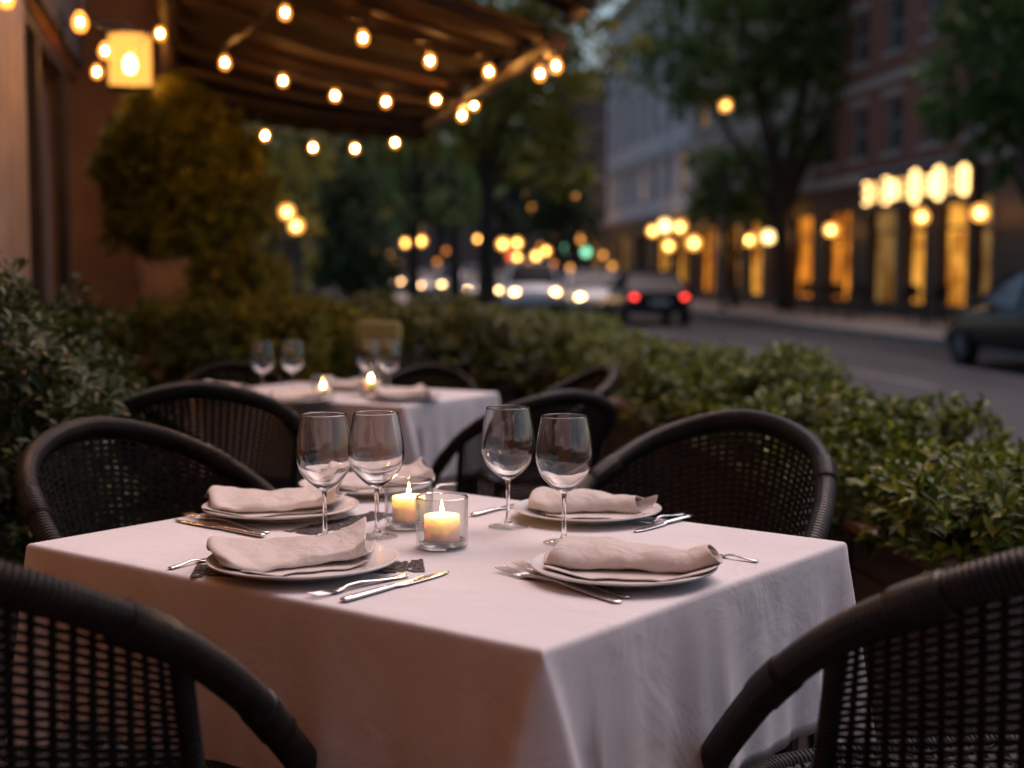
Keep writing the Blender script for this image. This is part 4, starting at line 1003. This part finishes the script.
for px, py, D, mt, lab in [(563, 250, 66, 'green', 'traffic light showing green left of the limestone house'), (586, 252, 70, 'green', 'traffic light showing green below an orange lamp'), (511, 256, 72, 'redlens', 'traffic light showing red above the white cars')]:
    c = at_d(px, py, D); o = empty('traffic_light', (c.x, c.y, PAVE_Z)); tag(o, lab, 'traffic light', 'traffic lights'); z = c.z - PAVE_Z
    MB().tube([(0, 0, 0), (0, 0, z - .5)], .06, 8).build('pole', M['metal'], o)
    zb = z + (.35 if mt == 'green' else -.35); MB().box((0, .16, zb), (.34, .22, 1.1), .03).build('housing', M['metal'], o)
    for k, zz in enumerate((zb + .35, zb, zb - .35)):
        lit = (k == 2) if mt == 'green' else (k == 0)
        MB().ball((0, .03, zz), .20 if lit else .12, 14, 8, (1, .3, 1)).build('lens', M[mt] if lit else M['darkglass'], o, smooth=True)
# overhead wire
o = MB().tube(catmull([st(-1, 33, 9.0), st(6, 34, 8.55), st(FAC, 36, 8.9)], 12), .03, 6).build('overhead_wire', M['cable']); tag(o, 'thin wire spanning the street high before the trees', 'wire')

# ------------------------------------------------------------------ cars
def car_sections(kind):
    # y along the car (front = +), half width, bottom, shoulder height, hood/deck crown height
    if kind == 'suv': return [(-2.3, .70, .45, .95, 1.00), (-2.22, .86, .33, 1.0, 1.05), (-1.6, .92, .28, 1.02, 1.07), (0, .93, .26, 1.0, 1.06), (1.0, .93, .26, .98, 1.06), (1.7, .90, .28, .92, 1.02), (2.15, .84, .33, .80, .90), (2.3, .68, .42, .70, .76)]
    return [(-2.3, .68, .42, .84, .90), (-2.2, .84, .32, .90, .98), (-1.5, .89, .26, .91, .99), (0, .90, .24, .89, .96), (1.0, .90, .24, .86, .95), (1.7, .87, .26, .80, .88), (2.15, .80, .32, .68, .74), (2.3, .64, .40, .58, .62)]
def make_car(kind, paint, label, loc, rz, lights=True, group='cars on the street'):
    o = empty('parked_car' if not lights else 'car', loc, rz); tag(o, label, 'car', group)
    S = car_sections(kind); secs = []
    for (y, w_, b, sh, cr) in S:
        secs.append([(w_ * .90, y, b), (w_, y, b + .12), (w_ * 1.0, y, (b + sh) / 2), (w_ * .985, y, sh - .03), (w_ * .93, y, sh + .01), (w_ * .5, y, cr), (0, y, cr + .01), (-w_ * .5, y, cr), (-w_ * .93, y, sh + .01), (-w_ * .985, y, sh - .03), (-w_, y, (b + sh) / 2), (-w_, y, b + .12), (-w_ * .90, y, b)])
    bd = MB().loft(secs).build('body', paint, o, smooth=True, autos=50)
    sb = bd.modifiers.new('smooth', 'SUBSURF'); sb.levels = 1; sb.render_levels = 1
    top = 1.68 if kind == 'suv' else 1.44; bl = 1.0 if kind == 'suv' else .92
    ys = (-2.05, -1.35, .35, 1.05) if kind == 'suv' else (-1.75, -.85, .25, 1.15)
    g = [[(.80, ys[0], bl), (-.80, ys[0], bl), (-.80, ys[3], bl), (.80, ys[3], bl)], [(.70, (ys[0] + ys[1]) / 2, (bl + top) / 2), (-.70, (ys[0] + ys[1]) / 2, (bl + top) / 2), (-.70, (ys[2] + ys[3]) / 2, (bl + top) / 2), (.70, (ys[2] + ys[3]) / 2, (bl + top) / 2)], [(.60, ys[1], top - .04), (-.60, ys[1], top - .04), (-.60, ys[2], top - .04), (.60, ys[2], top - .04)]]
    MB().loft(g).build('windows', M['carglass' if lights else 'gloss_glass'], o)
    rf = MB().box((0, (ys[1] + ys[2]) / 2, top - .02), (1.22, ys[2] - ys[1] + .08, .06), .025)
    for sx in (-1, 1):
        for (yb, yt) in ((ys[0], ys[1]), (ys[3], ys[2])):
            rf.tube([(sx * .80, yb, bl), (sx * .705, (yb + yt) / 2, (bl + top) / 2 + .01), (sx * .605, yt, top - .03)], .035, 6)
        rf.tube([(sx * .81, -.3, bl), (sx * .62, -.25, top - .03)], .035, 6)
    rf.build('roof', paint, o, smooth=True, autos=40)
    wr = .34 if kind == 'suv' else .31
    for sy in (-1.38, 1.38):
        for sx in (-1, 1):
            Mx = Matrix.Rotation(R(90), 4, 'Y'); c = Vector((sx * .80, sy, wr))
            ar = None
            t = MB().lathe([(wr * .62, -.11), (wr * .95, -.11), (wr, -.07), (wr, .07), (wr * .95, .11), (wr * .62, .11), (wr * .62, -.11)], 24, c + Vector((sx * .02, 0, 0)), Mx).build('wheel', M['tyre'], o, smooth=True, autos=40)
            r_ = MB().cyl(c + Vector((sx * .07, 0, 0)), wr * .18, sx * .05, 12, Mx)
            r_.lathe([(wr * .64, -.02), (wr * .58, .03), (wr * .64, .05)], 24, c + Vector((sx * .07, 0, 0)), Mx)
            for k in range(6):
                a = k * math.pi / 3; r_.tube([c + Vector((sx * .1, 0, 0)), c + Vector((sx * .1, wr * .6 * math.cos(a), wr * .6 * math.sin(a)))], .025, 5)
            r_.build('rim', M['rim'], t)
    for sx in (-1, 1):
        MB().ball((sx * .60, 2.17, .66 if kind != 'suv' else .78), .085, 12, 8, (1.4, .9, .9)).build('headlight', M['head'] if lights else M['carglass'], o, smooth=True)
        MB().ball((sx * .62, -2.22, .76 if kind != 'suv' else .86), .08, 12, 8, (1.6, .8, .8)).build('tail_light', M['tail'] if lights else pbrred, o, smooth=True)
        MB().ball((sx * .93, .78, bl + .07), .09, 10, 6, (1, .6, .7)).build('mirror', paint, o, smooth=True)
    for yy, zz in ((-2.31, .62), (2.31, .45)): MB().box((0, yy, zz), (.5, .02, .12), .004).build('number_plate', M['plate'], o)
    for yy, zz in ((-2.27, .42), (2.27, .40)): MB().box((0, yy, zz), (1.5, .14, .16), .04).build('bumper', M['metal'], o)
    return o
M['gloss_glass'] = pbr('glossy car glass', (.02, .024, .028), rough=.06, spec=.8); M['gloss_black'] = pbr('polished black paint', (.008, .008, .009), rough=.16, spec=.25)
pbrred = pbr('unlit red lens', (.18, .01, .01), rough=.2)
a = st_at(942, 9.35)
make_car('sedan', M['gloss_black'], 'black parked saloon car cut off by the right edge', st(10.15, a - 2.28, ROAD_Z), SRZ, False, None)
c = at_d(652, 326, 36.5); make_car('sedan', M['car_black'], 'black car seen from behind with bright red tail lights', (c.x, c.y + 1.8, ROAD_Z), SRZ + R(-3))
c = at_d(618, 318, 50); make_car('sedan', M['car_blue'], 'car with red tail lights half hidden left of the black car', (c.x, c.y + 1, ROAD_Z), SRZ)
c = at_d(531, 318, 44); make_car('suv', M['car_white'], 'white car coming with two headlights, left of the other white car', (c.x, c.y, ROAD_Z), SRZ + R(176))
c = at_d(588, 314, 43); make_car('sedan', M['car_white'], 'white car coming with headlights, right beside the black car', (c.x, c.y, ROAD_Z), SRZ + R(180))
c = at_d(478, 314, 56); make_car('sedan', M['car_silver'], 'silver car with headlights behind the left street tree trunk', (c.x, c.y, ROAD_Z), SRZ + R(180))
for k, (px, D, p_, lab) in enumerate([(452, 66, 'car_silver', 'oncoming silver car, rightmost of the far headlight row'), (430, 74, 'car_white', 'oncoming white car second from right in the far headlight row'), (410, 82, 'car_blue', 'oncoming grey blue car in the middle of the far headlight row'), (392, 88, 'car_silver', 'oncoming silver car, leftmost of the far headlight row'), (470, 72, 'car_white', 'oncoming white car beside the left street tree trunk'), (440, 92, 'car_silver', 'oncoming silver car behind the others of the far headlight row'), (505, 86, 'car_blue', 'oncoming grey blue car far behind the white cars'), (498, 78, 'car_red', 'dark red car with tail lights beyond the left street tree')]):
    c = at_d(px, 305, D); make_car('sedan' if k % 2 else 'suv', M[p_], lab, (c.x, c.y, ROAD_Z), SRZ + (R(180) if k < 7 else 0))

# ---- pavement cafe across the street
def cafe_set(px, lat, label):
    a = st_at(px, lat); c = st(lat, a, PAVE_Z); t = empty('cafe_table', c, rnd.uniform(0, 3)); tag(t, 'small round dark cafe table ' + label, 'table', 'cafe tables across the street')
    MB().cyl((0, 0, .72), .36, .03, 20).build('tabletop', M['metal'], t); MB().tube([(0, 0, 0), (0, 0, .72)], .03, 8).cyl((0, 0, 0), .2, .03, 16).build('pedestal', M['metal'], t)
    for s, side in ((1, 'far'), (-1, 'near')):
        q = c + sS * (.68 * s); h = empty('cafe_chair', q, SRZ + (0 if s < 0 else math.pi)); tag(h, f'dark cafe chair on the {side} side of the table {label}', 'chair', 'cafe chairs across the street')
        MB().box((0, 0, .45), (.42, .42, .04), .015).build('seat', M['metal'], h); MB().box((0, -.21, .78), (.40, .03, .34), .012).build('backrest', M['metal'], h)
        for sx in (-1, 1):
            MB().tube([(sx * .18, .18, 0), (sx * .18, .18, .44)], .018, 6).build('leg', M['metal'], h); MB().tube([(sx * .18, -.19, 0), (sx * .18, -.21, .9)], .018, 6).build('leg', M['metal'], h)
cafe_set(816, 13.6, 'just right of the forked tree'); cafe_set(848, 13.4, 'left of the yellow windows'); cafe_set(925, 13.9, 'before the yellow windows')

# ------------------------------------------------------------------ trees
def tree_at(px, D, *args, **kw):
    p = at_d(px, 300, D); return tree(args[0], (p.x, p.y, PAVE_Z), *args[1:], **kw)
tree_at(786, 45, 'forked_tree', 3.9, .26, [(-3.6, 0, 7.6, 2.4, 2.2, 1.5), (-1.6, .5, 9.0, 2.2, 2.2, 1.6), (.9, 0, 8.6, 2.3, 2.2, 1.8), (2.6, -.3, 7.4, 1.7, 1.8, 1.5), (-.9, 0, 7.2, 1.3, 1.6, .9), (1.2, .4, 5.6, 1.3, 1.3, 1.0), (-2.2, -.4, 10.6, 3.2, 2.5, 1.6), (1.8, .2, 10.8, 3.0, 2.6, 1.6), (3.4, 0, 9.4, 1.6, 1.6, 1.4)], M['leaf_tree'], 15000, .26, 'large forked street tree with dark trunk across the street', 31, lean=(-.3, 0))
tree_at(735, 49, 'street_tree', 2.6, .13, [(-.2, 0, 4.5, 1.7, 1.5, 1.3), (.9, .2, 3.7, 1.2, 1.2, .9), (-1.0, 0, 3.6, 1.0, 1.1, .8)], M['leaf_tree'], 4000, .22, 'small street tree left of the forked tree trunk', 32)
tree_at(1040, 27, 'street_tree', 3.0, .2, [(-.8, 0, 5.2, 1.6, 1.5, 1.2), (.2, 0, 6.3, 2.0, 1.8, 1.5), (-1.2, .2, 4.3, 1.0, 1.2, .8), (-.6, 0, 3.6, .7, .9, .6), (-1.0, 0, 6.6, 1.2, 1.2, .9)], M['leaf_tree'], 7000, .2, 'green street tree cut off by the right edge above the parked car', 33)
tree_at(487, 26, 'street_tree', 3.2, .17, [(-1.0, 0, 4.2, 1.2, 1.3, 1.0), (.7, 0, 4.0, 1.3, 1.3, 1.0), (.1, 0, 5.2, 1.9, 1.6, 1.3), (1.5, .2, 5.6, 1.3, 1.3, 1.2), (-1.5, 0, 5.4, 1.3, 1.3, 1.1), (.4, 0, 6.8, 2.2, 1.8, 1.3), (1.4, 0, 3.2, .7, .8, .6)], M['leaf_olive'], 8000, .19, 'leafy street tree with slim trunk right of the awning', 34)
tree_at(352, 22, 'fir_tree', 1.2, .12, [(0, 0, 1.5, .62, .6, .7), (0, 0, 2.2, .56, .55, .6), (.05, 0, 2.8, .42, .42, .5), (-.3, .1, 1.2, .5, .5, .6), (.35, .1, 1.2, .45, .5, .6)], M['leaf_dark'], 5000, .11, 'dark dense fir behind the cross hedge, below the awning', 35)
tree_at(560, 52, 'round_tree', 2.2, .16, [(0, 0, 3.9, 1.3, 1.2, 1.2), (.2, 0, 5.1, 1.0, 1.0, .9), (-.7, 0, 3.2, .9, .9, .8), (.8, 0, 3.1, .8, .9, .8)], M['leaf_dark'], 4500, .2, 'round dark tree above the white cars', 36)
BT = [(250, 17, 'leaf_olive', 'olive green tree right of the topiary ball'), (300, 26, 'leaf_olive', 'pale olive tree left of the dark fir'), (415, 33, 'leaf_tree', 'green tree between the fir and the slim trunk'), (455, 44, 'leaf_tree', 'tree far behind the far headlight row'), (215, 22, 'leaf_dark', 'dark tree behind the topiary ball'), (385, 48, 'leaf_dark', 'dark tree behind the fir')]
for k, (px, D, mt, lab) in enumerate(BT):
    s = D / 22.0; b = 1.0 if D < 30 else .9
    tree_at(px, D, 'garden_tree', 1.6 * s, .10 * s, [(-.5 * s, 0, 2.1 * s, .8 * s, .8 * s, .8 * s), (.5 * s, 0, 2.3 * s, .8 * s, .8 * s, .8 * s), (0, .2, 3.1 * s, .95 * s, .9 * s, .8 * s), (.7 * s, .3, 3.5 * s, .8 * s, .8 * s, .7 * s), (-.7 * s, .2, 3.6 * s, .8 * s, .8 * s, .7 * s), (0, 0, 4.3 * s, 1.2 * s, 1.0 * s, .8 * s)], M[mt], 4200, .10 * s, lab, 80 + k, group='trees at the end of the terrace garden')
FT = [(330, 95), (380, 110), (440, 105), (500, 115), (545, 100), (600, 118), (270, 90)]
for k, (px, D) in enumerate(FT):
    tree_at(px, D, 'avenue_tree', 4.5, .3, [(-2.5, 0, 7, 3.2, 3, 2.8), (2.5, 0, 7.4, 3.2, 3, 2.8), (0, .5, 10.5, 4.0, 3.5, 3.0), (0, 0, 14.5, 4.2, 3.5, 3.2), (-3.5, 0, 12, 2.6, 2.6, 2.4), (3.5, 0, 12.6, 2.6, 2.6, 2.4)], M['leaf_dark'], 3600, .62, f'{["", "second ", "third ", "fourth ", "fifth ", "sixth ", ""][k]}avenue tree ' + (f'from the left at the street end' if k < 6 else 'leftmost of all, far behind the garden'), 100 + k, group='avenue trees closing the street end')
# far block closing the street
c = at_d(430, 270, 150); fb = empty('far_block', (c.x, c.y, PAVE_Z)); tag(fb, 'distant dark block closing the end of the street', 'building')
MB().box((0, 6, 7), (70, 12, 14)).build('wall', M['brownst'], fb); MB().box((0, 5.8, 14.2), (71, 12.6, .5), .05).build('roof', M['shop'], fb)
for i in range(20):
    for j in range(4): MB().box((-32 + i * 3.4, -.04, 2.2 + j * 3.2), (1.3, .06, 1.8)).build('window', M['lit_dim'] if (i * 5 + j * 7) % 4 == 0 else M['pane'], fb)
# ------------------------------------------------------------------ sky, sun, render settings
SUN_EL, SUN_AZ = 56.0, 35.0      # degrees; azimuth from +y clockwise (towards +x)
w = bpy.data.worlds.new('World'); scene.world = w; w.use_nodes = True; nt = w.node_tree
sky = nt.nodes.new('ShaderNodeTexSky'); sky.sky_type = 'NISHITA'; sky.sun_disc = False
sky.sun_elevation = R(SUN_EL); sky.sun_rotation = R(SUN_AZ); sky.air_density = 1.2; sky.dust_density = 1.5; sky.ozone_density = 2.0
bg = nt.nodes['Background']; bg.inputs['Strength'].default_value = .042
nt.links.new(sky.outputs[0], bg.inputs['Color'])
sd = bpy.data.lights.new('sun', 'SUN'); sd.energy = 1.38; sd.angle = R(50); sd.color = (1, .73, .69)
so = bpy.data.objects.new('sun', sd); col.objects.link(so)
d = Vector((math.sin(R(SUN_AZ)) * math.cos(R(SUN_EL)), math.cos(R(SUN_AZ)) * math.cos(R(SUN_EL)), math.sin(R(SUN_EL))))
so.rotation_euler = d.to_track_quat('Z', 'Y').to_euler()
vs = scene.view_settings; vs.view_transform = 'Standard'; vs.look = 'None'; vs.gamma = 1; vs.use_curve_mapping = False; vs.exposure = 1.2
scene.render.engine = 'CYCLES'; cy = scene.cycles
cy.use_denoising = True; cy.denoiser = 'OPENIMAGEDENOISE'; cy.denoising_input_passes = 'RGB_ALBEDO_NORMAL'
cy.max_bounces = 10; cy.diffuse_bounces = 3; cy.glossy_bounces = 4; cy.transmission_bounces = 10; cy.transparent_max_bounces = 16
cy.caustics_reflective = False; cy.caustics_refractive = True; cy.blur_glossy = .6; cy.sample_clamp_indirect = 3; cy.use_light_tree = True
